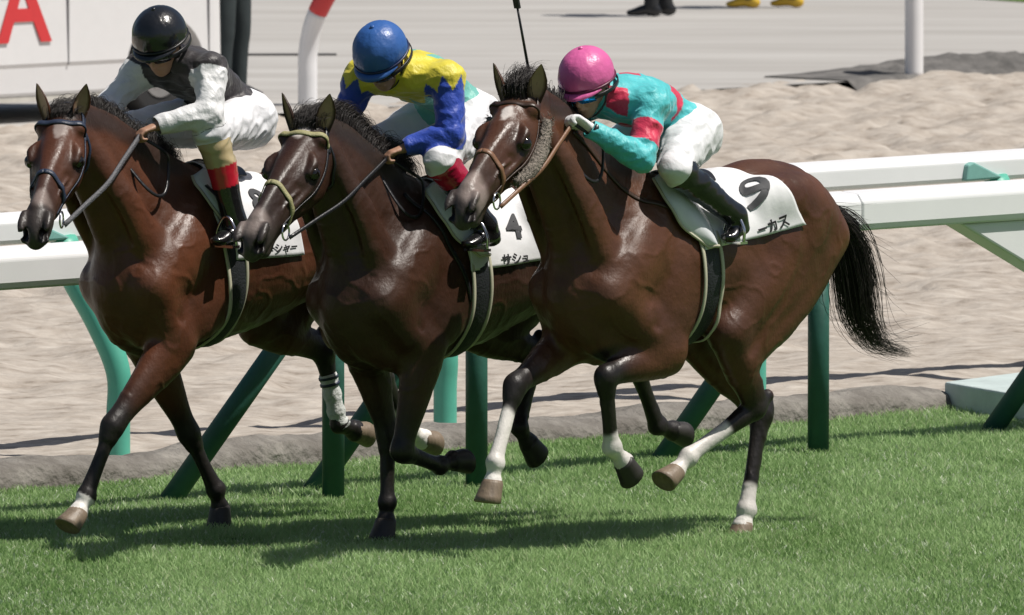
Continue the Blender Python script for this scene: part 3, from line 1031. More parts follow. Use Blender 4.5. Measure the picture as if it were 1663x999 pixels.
        for t, rw, rf, off in rings:
            for j in range(n):
                an = 2 * math.pi * j / n
                ca = math.cos(an)
                vs.append(cor + ax * t + lat * rw * math.sin(an) + fw * sgn * (rf * (ca if ca > 0 else ca * .82) + off))
        fs = [(i * n + j, i * n + (j + 1) % n, (i + 1) * n + (j + 1) % n, (i + 1) * n + j) for i in range(len(rings) - 1) for j in range(n)]
        fs += [tuple(range(n)), tuple((len(rings) - 1) * n + j for j in range(n))]
        mb.add(vs, fs)
        mb.build('hoof', M_HOOF if nm in sp.get('pale', ()) else M_HOOFD, ho)
    # mane and forelock
    side = sp.get('mane_side', -1)
    crest = catmull(cr, 8)
    fl = sp.get('mane_len', .16)
    lift = sp.get('mane_lift', .5)
    def gm(r):
        i = r.uniform(.12, .98)
        p = crest[min(int(i * (len(crest) - 1)), len(crest) - 1)] + r.normal(size=3) * V(.02, .012, .01) + V(0, 0, .045)
        ln = fl * r.uniform(.6, 1.25)
        w_ = noise3(np.array([[p[0] * 9, 3.1, 7.7]]), 1, 5)[0]
        d1 = nrm(V(-.55, side * r.uniform(.2, .7), lift + w_ * .35 + r.normal() * .12))
        d2 = nrm(V(-.75 + r.normal() * .1, side * r.uniform(.4, .8), -.25 + w_ * .2 + r.normal() * .12))
        d3 = nrm(V(-.6 + r.normal() * .15, side * .6, -.9 + r.normal() * .2))
        return [p - V(0, 0, .03), p + d1 * ln * .3, p + d1 * ln * .35 + d2 * ln * .35, p + d1 * ln * .35 + d2 * ln * .4 + d3 * ln * .4]
    v, f = hair(sp.get('mane_n', 420) * 5, gm, .0008, .0016, sp['seed'])
    link_raw('mane', np_mesh('mane', v, f), M_HAIR, ho)
    def gf(r):
        p = hp(-.015 + r.normal() * .02, r.normal() * .025, -.01)
        d1 = nrm(n_ * .7 + V(-.2, r.normal() * .15, .35 + r.normal() * .10))
        d2 = nrm(V(-.8 + r.normal() * .15, side * .3 + r.normal() * .2, .10 + r.normal() * .15))
        ln = sp.get('fore_len', .09) * r.uniform(.6, 1.2)
        return [p, p + d1 * ln * .5, p + d1 * ln * .6 + d2 * ln * .5, p + d1 * ln * .6 + d2 * ln * .9 - V(0, 0, .02)]
    v, f = hair(900, gf, .0007, .0014, sp['seed'] + 1)
    link_raw('forelock', np_mesh('forelock', v, f), M_HAIR, ho)
    # tail
    tp = [np.asarray(q, float) for q in sp['tail']]
    def gt(r):
        u = r.uniform(.35, 1.0) if r.random() < .75 else r.uniform(.15, .6)
        spread = V(r.normal() * .016, r.normal() * .020, r.normal() * .014)
        m = len(tp)
        end = max(2, int(round(u * (m - 1))))
        wild = r.random() < .12
        out = []
        for i in range(end + 1):
            q = i / (m - 1)
            g_ = (.35 + 1.6 * math.sin(math.pi * min(1, q * 1.05)) + (.9 * q if not wild else 2.6 * q))
            out.append(tp[i] + spread * g_ + r.normal(size=3) * .008 * i / m)
        if wild:
            out[-1] = out[-1] + V(-.10, 0, .10) * r.uniform(.3, 1)
        return out
    v, f = hair(1700, gt, .0013, .0026, sp['seed'] + 2)
    link_raw('tail', np_mesh('tail', v, f), M_HAIR, ho)
    if sp.get('bandage'):
        nm = sp['bandage']
        J = [np.asarray(q, float) for q in L[nm]]
        hock, fet, cor = J[1], J[2], J[3]
        mb = MB()
        pts = catmull([lerp(hock, fet, .30), lerp(hock, fet, .6), lerp(hock, fet, .9), fet + (cor - fet) * .12], 5)
        mb.tube(pts, [.041 + .004 * math.sin(i * 1.7) + .006 * sstep(.7, 1, i / len(pts)) for i in range(len(pts))], 18)
        b = mb.build('leg_bandage', mat('pale_bandage', (.60, .62, .60), rough=.9, bump=.5, bscale=50), ho)
        for k in (.33, .42):
            mb = MB()
            mb.tube([lerp(hock, fet, k), lerp(hock, fet, k + .035)], .0465, 18)
            mb.build('stripe', M_LEATHER_NAVY, b)
    return H

H1 = dict(o=(-1.493, -1.048), zw=1.645, seed=11, coat=V(.092, .031, .014), th=50, tx=-.09,
    poll=V(.780, .0, 1.925), nose=V(1.275, .28, 1.505), earup=.8, hw=1.08,
    legs=dict(
        LF=[(.215, .17, .885), (.590, .13, .538), (.734, .10, .235), (.790, .10, .157), (.845, .10, .09)],
        RF=[(.030, -.16, .850), (-.210, -.13, .443), (-.360, -.10, .176), (-.392, -.10, .09), (-.400, -.10, .01)],
        LH=[(-.890, .19, .890), (-1.223, .13, .697), (-1.470, .10, .384), (-1.565, .10, .340), (-1.652, .10, .350)],
        RH=[(-.745, -.19, .900), (-1.134, -.13, .754), (-1.215, -.10, .418), (-1.320, -.10, .385), (-1.415, -.10, .395)]),
    socks=dict(LF=2.15, LH=1.7), pale=('LF', 'RH', 'LH'), bandage='RH', star=(.10, .01, .05), starw=.35, snip=(.50, .01, .06),
    tail=[(-1.10, 0, 1.48), (-1.25, 0, 1.46), (-1.40, 0, 1.36), (-1.55, 0, 1.2), (-1.7, 0, 1.08), (-1.82, 0, 1.02)],
    mane_side=-.5, mane_len=.15, mane_n=380, fore_len=.07,
    label='reddish bay horse with white near fore pastern, leftmost of the three')
H2 = dict(o=(-.437, -1.342), zw=1.60, seed=22, coat=V(.044, .018, .010), th=50, tx=-.035,
    poll=V(.735, .0, 1.892), nose=V(1.310, .165, 1.475), earup=.7, hw=1.08,
    legs=dict(
        RF=[(.150, -.16, .870), (.038, -.12, .477), (.070, -.10, .175), (.076, -.10, .090), (.085, -.10, .0)],
        LF=[(.124, .17, .882), (.238, .13, .426), (-.060, .10, .340), (-.150, .10, .358), (-.235, .10, .375)],
        LH=[(-.970, .19, .880), (-1.400, .13, .708), (-1.590, .10, .425), (-1.700, .10, .395), (-1.800, .10, .405)],
        RH=[(-.640, -.19, .900), (-.994, -.13, .767), (-.845, -.10, .455), (-.915, -.10, .380), (-1.00, -.10, .335)]),
    socks={}, pale=(), star=(.04, .0, .05), snip=(.56, .0, .07),
    tail=[(-1.10, 0, 1.43), (-1.25, 0, 1.41), (-1.40, 0, 1.31), (-1.52, 0, 1.15), (-1.66, 0, 1.0), (-1.80, 0, .95)],
    mane_side=-.2, mane_len=.20, mane_n=560, fore_len=.10, mane_lift=.6,
    label='dark bay horse with a white forehead patch, running in the middle')
H3 = dict(o=(.568, -1.664), zw=1.66, croup=.035, rump=1.15, seed=33, coat=V(.086, .033, .016), th=50, tx=-.02,
    poll=V(.850, .0, 2.045), nose=V(1.430, .16, 1.640), earup=.75, hw=1.08,
    legs=dict(
        RF=[(.290, -.16, .935), (.718, -.12, .761), (.905, -.08, .435), (.920, -.08, .345), (.935, -.08, .255)],
        LF=[(.013, .17, .885), (.413, .14, .794), (.320, .10, .476), (.235, .10, .404), (.155, .10, .345)],
        LH=[(-.370, .20, .955), (-.632, .14, .590), (-.265, .06, .393), (-.185, .05, .326), (-.113, .05, .270)],
        RH=[(-.600, -.18, .890), (-1.004, -.12, .525), (-.850, -.08, .110), (-.825, -.08, .040), (-.805, -.08, -.04)]),
    socks=dict(RF=1.28, LF=1.75, LH=1.40, RH=1.75), pale=('RF', 'LH', 'RH'), star=(.13, .01, .040), snip=(.54, .02, .07),
    tail=[(-1.22, 0, 1.44), (-1.36, 0, 1.41), (-1.47, 0, 1.29), (-1.53, 0, 1.12), (-1.57, 0, .95), (-1.68, 0, .82), (-1.90, 0, .755)],
    mane_side=-1, mane_len=.15, mane_n=360, fore_len=.14,
    label='bay horse with white socks, nearest the camera on the right')
HS = [build_horse(H1), build_horse(H2), build_horse(H3)]

# ------------------------------------------------------------------ tack
def rope_path(P, n=8):
    return catmull(P, n)

def strap_on(mb, S, pts, width, thick=.006, off=.003, n=8):
    thick *= .62
    P, nr = S.onto(catmull(pts, n), off)
    # light smoothing so straps do not kink
    for _ in range(2):
        P[1:-1] = (P[:-2] + 2 * P[1:-1] + P[2:]) / 4
        nr[1:-1] = nrm(nr[:-2] + 2 * nr[1:-1] + nr[2:])
    mb.ribbon(P, nr, width, thick)
    return P

def ring(mb, c, ax, r, tr, n=16):
    ax = nrm(ax)
    u = nrm(np.cross(ax, V(.3, .5, .9)))
    w = np.cross(ax, u)
    mb.tube([c + r * (math.cos(2 * math.pi * i / n) * u + math.sin(2 * math.pi * i / n) * w) for i in range(n)], tr, 6, closed=True)

def build_bridle(H, mt, mt_brow, mt_nose, mt_rein, hands, label, sheepskin=False, rein_w=.016, name='bridle'):
    S, hp = H.S, H.hp
    root = empty(name, H.M)
    mb = MB()
    strap_on(mb, S, [hp(.035, .10, -.075), hp(.045, .085, -.02), hp(.055, .05, .015), hp(.058, 0, .02), hp(.055, -.05, .015), hp(.045, -.085, -.02), hp(.035, -.10, -.075)], .030, .009)
    mb.build('browband', mt_brow, root)
    mb = MB()
    strap_on(mb, S, [hp(.05, .11, -.09), hp(.01, .11, -.05), hp(-.045, .07, -.01), hp(-.055, 0, .02), hp(-.045, -.07, -.01), hp(.01, -.11, -.05), hp(.05, -.11, -.09)], .026, .008)
    mb.build('headpiece', mt, root)
    for sd in (1, -1):
        mb = MB()
        strap_on(mb, S, [hp(.04, sd * .11, -.075), hp(.14, sd * .11, -.115), hp(.26, sd * .10, -.135), hp(.38, sd * .08, -.13), hp(.47, sd * .07, -.122)], .017, .006)
        mb.build('cheek_strap', mt, root)
        mb = MB()
        ring(mb, hp(.485, sd * .070, -.125), H.hl, .036, .0045)
        mb.build('bit_ring', M_STEEL, root)
    mb = MB()
    pts = []
    for i in range(17):
        an = -math.pi * .02 + 2 * math.pi * i / 16
        pts.append(hp(.385 - .03 * math.cos(an), .085 * math.sin(an), -.085 + .10 * math.cos(an)))
    strap_on(mb, S, pts, .026, .008, n=3)
    mb.build('noseband', mt_nose, root)
    mb = MB()
    strap_on(mb, S, [hp(.02, .11, -.06), hp(.04, .10, -.14), hp(.05, .06, -.22), hp(.05, 0, -.25), hp(.05, -.06, -.22), hp(.04, -.10, -.14), hp(.02, -.11, -.06)], .014, .005)
    mb.build('throat_lash', mt, root)
    if sheepskin:
        for sd in (1, -1):
            P, nr = S.onto(catmull([hp(.03, sd * .11, -.09), hp(.12, sd * .12, -.135), hp(.24, sd * .11, -.165), hp(.33, sd * .09, -.17)], 6), .024)
            mb = MB()
            mb.tube(P, [.020 + .012 * math.sin(math.pi * (i + 1) / (len(P) + 1)) for i in range(len(P))], 14)
            vs = np.array(mb.v)
            vs += nrm(rng.normal(size=vs.shape)) * .004
            mb.v = [tuple(q) for q in vs]
            o = mb.build('cheek_roll', M_SHEEP, root)
            def gw(r):
                i = r.integers(0, len(P))
                d = nrm(r.normal(size=3) + nr[i] * .6)
                p = P[i] + d * .024
                return [p, p + d * .008 + r.normal(size=3) * .003, p + d * .012 + r.normal(size=3) * .005]
            v, f = hair(500, gw, .0012, .0022, 5)
            link_raw('fleece', np_mesh('fleece', v, f), M_SHEEP, o)
    for sd, hnd in ((1, hands[0]), (-1, hands[1])):
        a = hp(.485, sd * .078, -.152)
        b = np.asarray(hnd, float)
        mid = lerp(a, b, .5) + V(0, sd * .03, -.015)
        P = catmull([a, lerp(a, mid, .5), mid, lerp(mid, b, .5), b], 6)
        mb = MB()
        mb.ribbon(P, np.tile(V(0, sd, .25), (len(P), 1)), rein_w, .007)
        mb.build('rein', mt_rein, root)
    # rein loop hanging from the hands down the neck
    b = (np.asarray(hands[0]) + np.asarray(hands[1])) / 2
    mb = MB()
    lp = [np.asarray(hands[0], float), np.asarray(hands[0], float) + V(-.10, .05, -.07), b + V(-.20, .12, -.13), b + V(-.13, .16, -.26)]
    lp += [b + V(-.03, .15, -.24), np.asarray(hands[1], float) + V(0, .10, -.06)]
    P = catmull(lp, 6)
    mb.ribbon(P, np.tile(V(.1, 1, .2), (len(P), 1)), .016, .005)
    mb.build('rein_loop', M_LEATHER_BLK, root)
    if sheepskin:
        mb = MB()
        strap_on(mb, S, [np.asarray(hands[0], float) + V(-.03, .02, -.03), V(.40, .14, 1.80), V(.26, .17, 1.68), V(.12, .19, 1.58), V(.0, .20, 1.52)], .026, .009)
        mb.build('neck_strap', M_LEATHER_BRN, root)
    tag(root, label, 'bridle', 'bridles on the racehorses')
    return root

def barrel(H, X, PH, off):
    """points on the horse's barrel at station x, angle ph from the spine (left positive)"""
    X, PH = np.asarray(X, float), np.asarray(PH, float)
    zc = H.zw - .36
    D = np.stack([0 * PH, np.sin(PH), np.cos(PH)], 1)
    O = np.stack([X, 0 * X, np.full(len(X), zc)], 1)
    r = np.full(len(X), .62)
    for _ in range(40):
        d = H.S.sample(O + D * r[:, None]) - off
        r -= np.clip(d * .8, -.02, .03)
    P = O + D * r[:, None]
    return P, H.S.grad(P)

def cloth_sheet(H, xf, xr, top, low_f, low_r, off, name, mt, parent, nx=44, nt=26, wob=.004, seed=0, rear_curve=.0):
    """one cloth lying over both sides of the back: from ph=-lim to +lim"""
    xs = np.linspace(0, 1, nx)
    ts = np.linspace(-1, 1, nt * 2 + 1)
    X, PHI = [], []
    for i in xs:
        lim = low_f + (low_r - low_f) * i
        for t in ts:
            x = xf + (xr - xf) * i
            x += rear_curve * i * (1 - abs(t) ** 1.6)
            X.append(x)
            PHI.append(t * lim)
    P, G = barrel(H, X, PHI, off)
    P = P + G * (wob * (fbm(P, 6, seed, 2) + .4))[:, None]
    m = len(ts)
    fs = [(i * m + j, i * m + j + 1, (i + 1) * m + j + 1, (i + 1) * m + j) for i in range(nx - 1) for j in range(m - 1)]
    me = np_mesh(name, P, np.array(fs))
    o = link(name, me, mt, parent)
    sm = o.modifiers.new('thick', 'SOLIDIFY')
    sm.thickness = .006
    sm.offset = 1
    return o

def text_on(H, txt, x0, ph0, size, ang, mt, parent, name, off=.027, bold=.0, sx=1.0, rad=.42, cuts=2, seed=0):
    cu = bpy.data.curves.new('t', 'FONT')
    cu.body = txt
    cu.size = size
    cu.align_x = 'CENTER'
    cu.align_y = 'CENTER'
    cu.offset = bold
    cu.resolution_u = 4
    ob = bpy.data.objects.new('t', cu)
    COL.objects.link(ob)
    dg = bpy.context.evaluated_depsgraph_get()
    dg.update()
    me = bpy.data.meshes.new_from_object(ob.evaluated_get(dg))
    bpy.data.objects.remove(ob)
    bm = bmesh.new()
    bm.from_mesh(me)
    bmesh.ops.triangulate(bm, faces=bm.faces)
    bmesh.ops.subdivide_edges(bm, edges=[e for e in bm.edges if e.calc_length() > .03], cuts=cuts, use_grid_fill=True)
    bmesh.ops.triangulate(bm, faces=bm.faces)
    co = np.array([v.co for v in bm.verts])
    ca, sa = math.cos(ang), math.sin(ang)
    tx, ty = co[:, 0] * sx, co[:, 1]
    u, v = tx * ca - ty * sa, tx * sa + ty * ca
    P, G = barrel(H, x0 - u, ph0 - v / rad, .010)
    P = P + G * (.004 * (fbm(P, 6, seed, 2) + .4) + .0122)[:, None]
    for q, p in zip(bm.verts, P):
        q.co = p
    bm.to_mesh(me)
    bm.free()
    me.name = name
    return link_raw(name, me, mt, parent)

def build_tack(H, k, xo, cloth, num, txt, label):
    """girth, saddle and cloth; k names, xo shifts along the back"""
    # number cloth
    root = empty('saddle_cloth', H.M)
    xf, xr, lf, lr, rc = cloth
    cl = cloth_sheet(H, xf, xr, 0, lf, lr, .010, 'cloth', M_CLOTHW, root, seed=k, rear_curve=rc)
    for t in num:
        text_on(H, *t[:5], t[5], root, 'number', bold=t[6], sx=t[7], seed=k)
    for t in txt:
        text_on(H, *t[:5], M_INKB, root, 'lettering', bold=.003, sx=.8, cuts=1, seed=k)
    tag(root, label[0], 'saddle cloth', 'numbered saddle cloths')
    # saddle with pad, girth, stirrups
    gx = {1: .08, 2: .02, 3: -.01}[k]
    px_ = {1: -.03, 2: 0, 3: -.015}[k]
    rt = empty('racing_saddle', H.M)
    cloth_sheet(H, -.10 + xo, -.29 + xo, 0, .40, .34, .030, 'seat', M_LEATHER_BLK, rt, nx=20, nt=12, wob=.002, rear_curve=-.04)
    # white forward pad, leaf shaped, each side
    for sd in (1, -1):
        X, PHI = [], []
        nn, mm = 22, 9
        for i in range(nn):
            q = i / (nn - 1)
            ph = .30 + (1.42 - .30) * q
            wd = .095 * math.sin(math.pi * min(1, .16 + q * .80)) ** .8 + .01
            xc = .035 - .155 * q + .02 * math.sin(math.pi * q)
            for j in range(mm):
                t = j / (mm - 1) - .5
                X.append(xc + px_ - .04 + wd * 2 * -t)
                PHI.append(sd * ph)
        P, G = barrel(H, X, PHI, .022)
        bul = np.array([math.cos(math.pi * (j / (mm - 1) - .5)) for i in range(nn) for j in range(mm)])
        P = P + G * (.034 * bul)[:, None]
        fs = [(i * mm + j, i * mm + j + 1, (i + 1) * mm + j + 1, (i + 1) * mm + j) for i in range(nn - 1) for j in range(mm - 1)]
        o = link('pad', np_mesh('pad', P, np.array(fs)), M_PADW, rt)
        s_ = o.modifiers.new('thick', 'SOLIDIFY')
        s_.thickness = .012
        edge = [P[i * mm] for i in range(nn)] + [P[(nn - 1) * mm + j] for j in range(1, mm)]
        mb = MB()
        mb.tube(edge, .007, 6)
        mb.build('piping', M_CREAM, o)
    # girth right round the barrel with cream edges
    def under(xx, ph, off):
        D = np.stack([0 * ph, np.sin(ph), np.cos(ph)], 1)
        O = np.stack([xx, 0 * xx, np.full(len(xx), H.zw - .36)], 1)
        r = np.full(len(xx), .10)
        lim = .27 + .19 * np.clip(-np.cos(ph), 0, 1) ** 1.5
        for _ in range(120):
            go = (H.S.sample(O + D * r[:, None]) < off) & (r < lim)
            r = np.where(go, r + .004, r)
        r = np.convolve(np.pad(r, 4, mode='edge'), np.ones(9) / 9, 'valid')
        P = O + D * r[:, None]
        t = nrm(np.gradient(P, axis=0))
        return P, nrm(D - t * (D * t).sum(1)[:, None])
    for nm, dx, wd, off, mt in (('girth', 0, .105, .008, M_GIRTH), ('girth_edge', .060, .020, .010, M_CREAM), ('girth_edge', -.060, .020, .010, M_CREAM)):
        ph = np.linspace(.85, 2 * math.pi - .85, 90)
        xx = -.17 + gx + dx + .03 * np.cos(ph)
        P, G = under(xx, ph, off)
        mb = MB()
        mb.ribbon(P, G, wd, .006)
        mb.build(nm, mt, rt)
    if k == 2:
        mb = MB()
        strap_on(mb, H.S, [V(.16, .14, 1.60), V(.09, .20, 1.48), V(.02, .25, 1.34), V(-.05, .27, 1.20), V(-.10, .27, 1.08)], .022, .009)
        mb.build('breast_strap', M_LEATHER_BLK, rt)
    tag(rt, label[1], 'saddle', 'racing saddles')
    return root, rt
for H, sp in zip(HS, (H1, H2, H3)):
    H.zw = sp['zw']
build_tack(HS[0], 1, -.04, (-.09, -.55, 1.72, 1.72, .06), [('8', -.32, .75, .24, -.1, M_INK, .008, .9)], [('ィーシャー', -.36, 1.58, .065, .02)],
           ('white number cloth half hidden by the red banded boot', 'racing saddle under the jockey in the black vest'))
build_tack(HS[1], 2, -.02, (-.08, -.62, 1.66, 1.56, .06), [('4', -.415, .98, .25, -.12, M_INK, .008, .8)], [('サシュ', -.38, 1.52, .085, .05)],
           ('white saddle cloth with a large four, on the middle horse', 'racing saddle under the jockey in yellow and blue'))
build_tack(HS[2], 3, -.10, (-.13, -.82, 1.46, 1.20, .24), [('9', -.54, .70, .29, -.35, M_INK, .004, 1.0)], [('ーカス', -.60, 1.17, .090, .24)],
           ('white saddle cloth with a large nine, on the nearest horse', 'racing saddle under the jockey in cyan'))

# ------------------------------------------------------------------ jockeys
def build_hand(S, wr, hc, thumb, k=.006, g=0.0, palm_dn=None):
    """palm and five fingers curled round a rein; wr wrist, hc knuckle centre"""
    d = nrm(hc - wr)
    nn = np.asarray(palm_dn if palm_dn is not None else V(0, 0, -1), float)
    nn = nrm(nn - d * (nn @ d))
    s = np.cross(d, nn)
    if s @ thumb < 0:
        s = -s
    S.chain([(wr - d * .02, .026 + g, .021 + g), (wr + d * .01, .027 + g, .020 + g), (lerp(wr, hc, .6), .037 + g, .016 + g), (hc, .038 + g, .013 + g)], w=s, k=.012)
    for i, (o, ln, r) in enumerate(((.030, .92, .0100), (.010, 1.0, .0102), (-.010, .95, .0100), (-.029, .8, .0088))):
        p0 = hc + s * o - d * .005
        p1 = p0 + (d * .030 + nn * .012) * ln
        p2 = p1 + (d * .002 + nn * .026) * ln
        p3 = p2 + (-d * .022 + nn * .006) * ln
        S.chain([(p0, r + g), (p1, r + g), (p2, r * .93 + g), (p3, r * .85 + g)], w=s, k=k, smooth=2)
    p0 = lerp(wr, hc, .35) + s * .026
    p1 = p0 + d * .030 + s * .014 + nn * .014
    p2 = p1 + d * .022 - s * .004 + nn * .016
    S.chain([(p0, .015 + g), (p1, .0115 + g), (p2, .0095 + g)], w=s, k=.008, smooth=2)

def dist_to(P, pts):
    return seg_param(P, pts)

def build_jockey(H, J):
    root = None
    hips, sh, nk = V(*J['hips']), (V(*J['Lsh']), V(*J['Rsh'])), V(*J['neck'])
    helm = V(*J['head'])
    fc = nrm(J['face'])
    up = nrm(V(0, 0, 1) - fc * fc[2] + V(*J.get('tilt', (0, 0, 0))))
    up = nrm(up - fc * (up @ fc))
    lt = np.cross(up, fc)
    hq = lambda f, y, u: helm + fc * f + lt * y + up * u
    arms = [[sh[0], V(*J['Lelb']), V(*J['Lwr']), V(*J['Lhand'])], [sh[1], V(*J['Relb']), V(*J['Rwr']), V(*J['Rhand'])]]
    hipj = [hips + V(.02, .10, -.02), hips + V(.02, -.10, -.02)]
    legs = []
    for i, sd in enumerate((1, -1)):
        kn, an, to = [V(q[0], q[1] * sd, q[2]) for q in (J['knee'], J['ankle'], J['toe'])]
        legs.append([hipj[i], kn, an, to])
    shc = (sh[0] + sh[1]) / 2
    arch = V(*J.get('arch', (-.02, 0, .05)))
    waist = lerp(hips, shc, .42) + arch
    chest = lerp(hips, shc, .78) + arch * .7
    lo, hi = (-.72, -.44, 1.22), (.82, .44, 2.48)
    # ---- skin: one continuous body with face and hands
    S = Sdf(lo, hi, .0062)
    def body(S, g):
        S.chain([(hips, .135 + g, .10 + g), (waist, .115 + g, .085 + g), (chest, .140 + g, .098 + g), (lerp(chest, nk, .6), .11 + g, .075 + g), (nk, .060 + g, .055 + g)], k=.04, smooth=4)
        for i in (0, 1):
            a = arms[i]
            S.chain([(lerp(nk, a[0], .35) + V(-.01, 0, -.02), .06 + g, .05 + g), (a[0], .060 + g, .060 + g)], k=.05)
            S.chain([(a[0], .056 + g), (lerp(a[0], a[1], .4), .048 + g), (a[1], .038 + g)], k=.03)
            S.chain([(a[1], .038 + g), (lerp(a[1], a[2], .3), .040 + g), (lerp(a[1], a[2], .75), .030 + g), (a[2], .025 + g)], k=.02)
            b = legs[i]
            S.chain([(b[0] + V(-.03, 0, 0), .105 + g, .11 + g), (lerp(b[0], b[1], .35), .085 + g, .092 + g), (lerp(b[0], b[1], .75), .064 + g, .07 + g), (b[1], .054 + g, .058 + g)], k=.04)
            S.chain([(b[1], .054 + g), (lerp(b[1], b[2], .3) + V(-.012, 0, 0), .052 + g), (lerp(b[1], b[2], .75), .038 + g), (b[2], .036 + g)], k=.02)
    body(S, 0)
    S.chain([(nk + V(-.01, 0, -.01), .055, .055), (hq(-.045, 0, -.07), .052, .052)], k=.03)
    S.ball(hq(-.015, 0, .0), (.098, .078, .10), k=.02, w=lt, ax=fc)
    S.chain([(hq(.02, 0, -.03), .066, .06), (hq(.035, 0, -.085), .055, .050), (hq(.048, 0, -.122), .034, .030)], w=lt, k=.03)
    S.chain([(hq(.083, 0, -.030), .010), (hq(.102, 0, -.062), .013), (hq(.094, 0, -.070), .014)], w=lt, k=.014)
    for sd in (1, -1):
        S.ball(hq(.066, sd * .040, -.052), .022, k=.02)
        S.ball(hq(.086, sd * .032, -.030), .014, k=.012, sub=True)
        S.ball(hq(-.005, sd * .080, -.035), (.026, .010, .032), k=.008, w=lt, ax=up)
    S.chain([(hq(.084, .022, -.094), .008, .005), (hq(.092, 0, -.092), .009, .006), (hq(.084, -.022, -.094), .008, .005)], w=up, k=.008)
    for i in (0, 1):
        a = arms[i]
        build_hand(S, a[2], a[3], V(.1, -1 if i == 0 else 1, .5), palm_dn=J.get('palm'))
    Vt, Fc = S.mesh(1)
    me = np_mesh('person', Vt, Fc)
    po = link_raw('person', me, M_SKIN)
    po.matrix_world = H.M
    tag(po, J['label'], 'person', 'jockeys riding the racehorses')
    # ---- clothing
    C = Sdf(lo, hi, .0062)
    body(C, .017)
    # folds: soft ridges across joints
    r = np.random.default_rng(J['seed'])
    for i in (0, 1):
        a, b = arms[i], legs[i]
        for q in (.55, .72, .88, 1.0):
            p = lerp(a[0], a[1], q)
            ax = nrm(a[1] - a[0])
            o1 = nrm(np.cross(ax, r.normal(size=3)))
            C.chain([(p + o1 * .050, .007), (p + np.cross(ax, o1) * .050 + ax * .02, .008), (p - o1 * .048 + ax * .03, .006)], k=.022)
        for q in (.12, .28, .5, .7, .85):
            p = lerp(b[0], b[1], q)
            ax = nrm(b[1] - b[0])
            o1 = nrm(np.cross(ax, r.normal(size=3)))
            rad = .104 - .045 * q
            C.chain([(p + o1 * rad, .008), (p + np.cross(ax, o1) * rad + ax * .03, .009), (p - o1 * rad + ax * .05, .007)], k=.03)
        # foot inside the boot
        an, to = b[2], b[3]
        fd = nrm(to - an)
        heel = an + V(-.045, 0, -.055)
        C.chain([(b[2], .047), (lerp(an, heel, .6), .042), (heel, .034)], k=.02)
        C.chain([(heel + V(.01, 0, 0), .036, .030), (lerp(heel, to, .5) + V(0, 0, .012), .041, .034), (to, .040, .026), (to + V(.03, 0, 0), .030, .018)], k=.02)
        # cuff
        C.chain([(lerp(a[1], a[2], .90), .040), (lerp(a[1], a[2], .98), .038)], k=.008)
    Cv, Cf = C.mesh(1)
    dsh = [seg_param(Cv, [b[1] + (b[2] - b[1]) * .15, b[2], b[3]])[0] for b in legs]
    calm = sstep(.05, .09, np.minimum(dsh[0], dsh[1]))
    Cv = Cv + nrm(C.grad(Cv)) * (.15 + .85 * calm)[:, None] * (.0075 * (1 - 2 * np.abs(fbm(Cv @ np.array([[.5, .3, 1.2], [.2, 1, .3], [-.9, .2, 1.4]]), 10, J['seed'], 2))))[:, None]
    tor = [hips, waist, chest, nk]
    dT, pT = seg_param(Cv, tor)
    dA = [seg_param(Cv, a[:3]) for a in arms]
    dL = [seg_param(Cv, b) for b in legs]
    eT = dT - .105
    eA = np.stack([d[0] - .05 for d in dA], 1)
    eL = np.stack([d[0] - .075 + .02 * (d[1] > .8) for d in dL], 1)
    best = np.argmin(np.concatenate([eT[:, None], eA, eL], 1), 1)     # 0 torso 1,2 arms 3,4 legs
    # jersey above the waist line, breeches below
    wl = J.get('waistline', .45)
    part = np.zeros(len(Cv), int)                                     # 0 jersey 1 breeches 2 boot L 3 boot R
    part[(best == 0) & (pT < wl)] = 1
    bt = J['boot_top']
    for i in (0, 1):
        m = best == 3 + i
        part[m & (dL[i][1] < 1 + bt)] = 1
        part[m & (dL[i][1] >= 1 + bt)] = 2 + i
    # drop cloth inside hands/neck opening
    keep = np.ones(len(Cv), bool)
    for a in arms:
        keep &= ~((np.linalg.norm(Cv - a[3], axis=1) < np.linalg.norm(a[3] - a[2]) * .92))
    col = J['silk'](Cv, best, pT, dA, dict(hips=hips, nk=nk, chest=chest, sh=sh, arms=arms))
    bcol = J['bootcol'](np.where(best == 3, dL[0][1], dL[1][1]) - 1)
    fpart = part[Cf[:, 0]]
    fkeep = keep[Cf].all(1)
    for pi, nm, mt, cc in ((0, 'jersey', M_SILK, col), (1, 'breeches', M_BREECH, None), (2, 'boot', M_BOOT, bcol), (3, 'boot', M_BOOT, bcol)):
        f = Cf[(fpart == pi) & fkeep]
        if not len(f):
            continue
        u, inv = np.unique(f, return_inverse=True)
        Q = Cv[u].copy()
        fi = inv.reshape(f.shape)
        ed = np.sort(np.concatenate([fi[:, [0, 1]], fi[:, [1, 2]], fi[:, [2, 3]], fi[:, [3, 0]]]), 1)
        ue, ct_ = np.unique(ed, axis=0, return_counts=True)
        be = ue[ct_ == 1]
        for _ in range(6):
            sm_, cn = np.zeros_like(Q), np.zeros(len(Q))
            for x_, y_ in ((0, 1), (1, 0)):
                np.add.at(sm_, be[:, x_], Q[be[:, y_]])
                np.add.at(cn, be[:, x_], 1)
            m_ = cn == 2
            Q[m_] = Q[m_] * .5 + sm_[m_] / 2 * .5
        me = np_mesh(nm, Q, fi.astype(np.int32))
        if cc is not None:
            set_col(me, cc[u])
        o = link_raw(nm, me, mt, po)
    # ---- helmet with silk cover
    hm = mat('helmet_cover_' + J['hname'], J['hcol'], rough=J.get('hrough', .38), var=.06, bump=.5, bscale=13, coat=J.get('hcoat', 0))
    vs, fs = [], []
    nu, nv = 48, 20
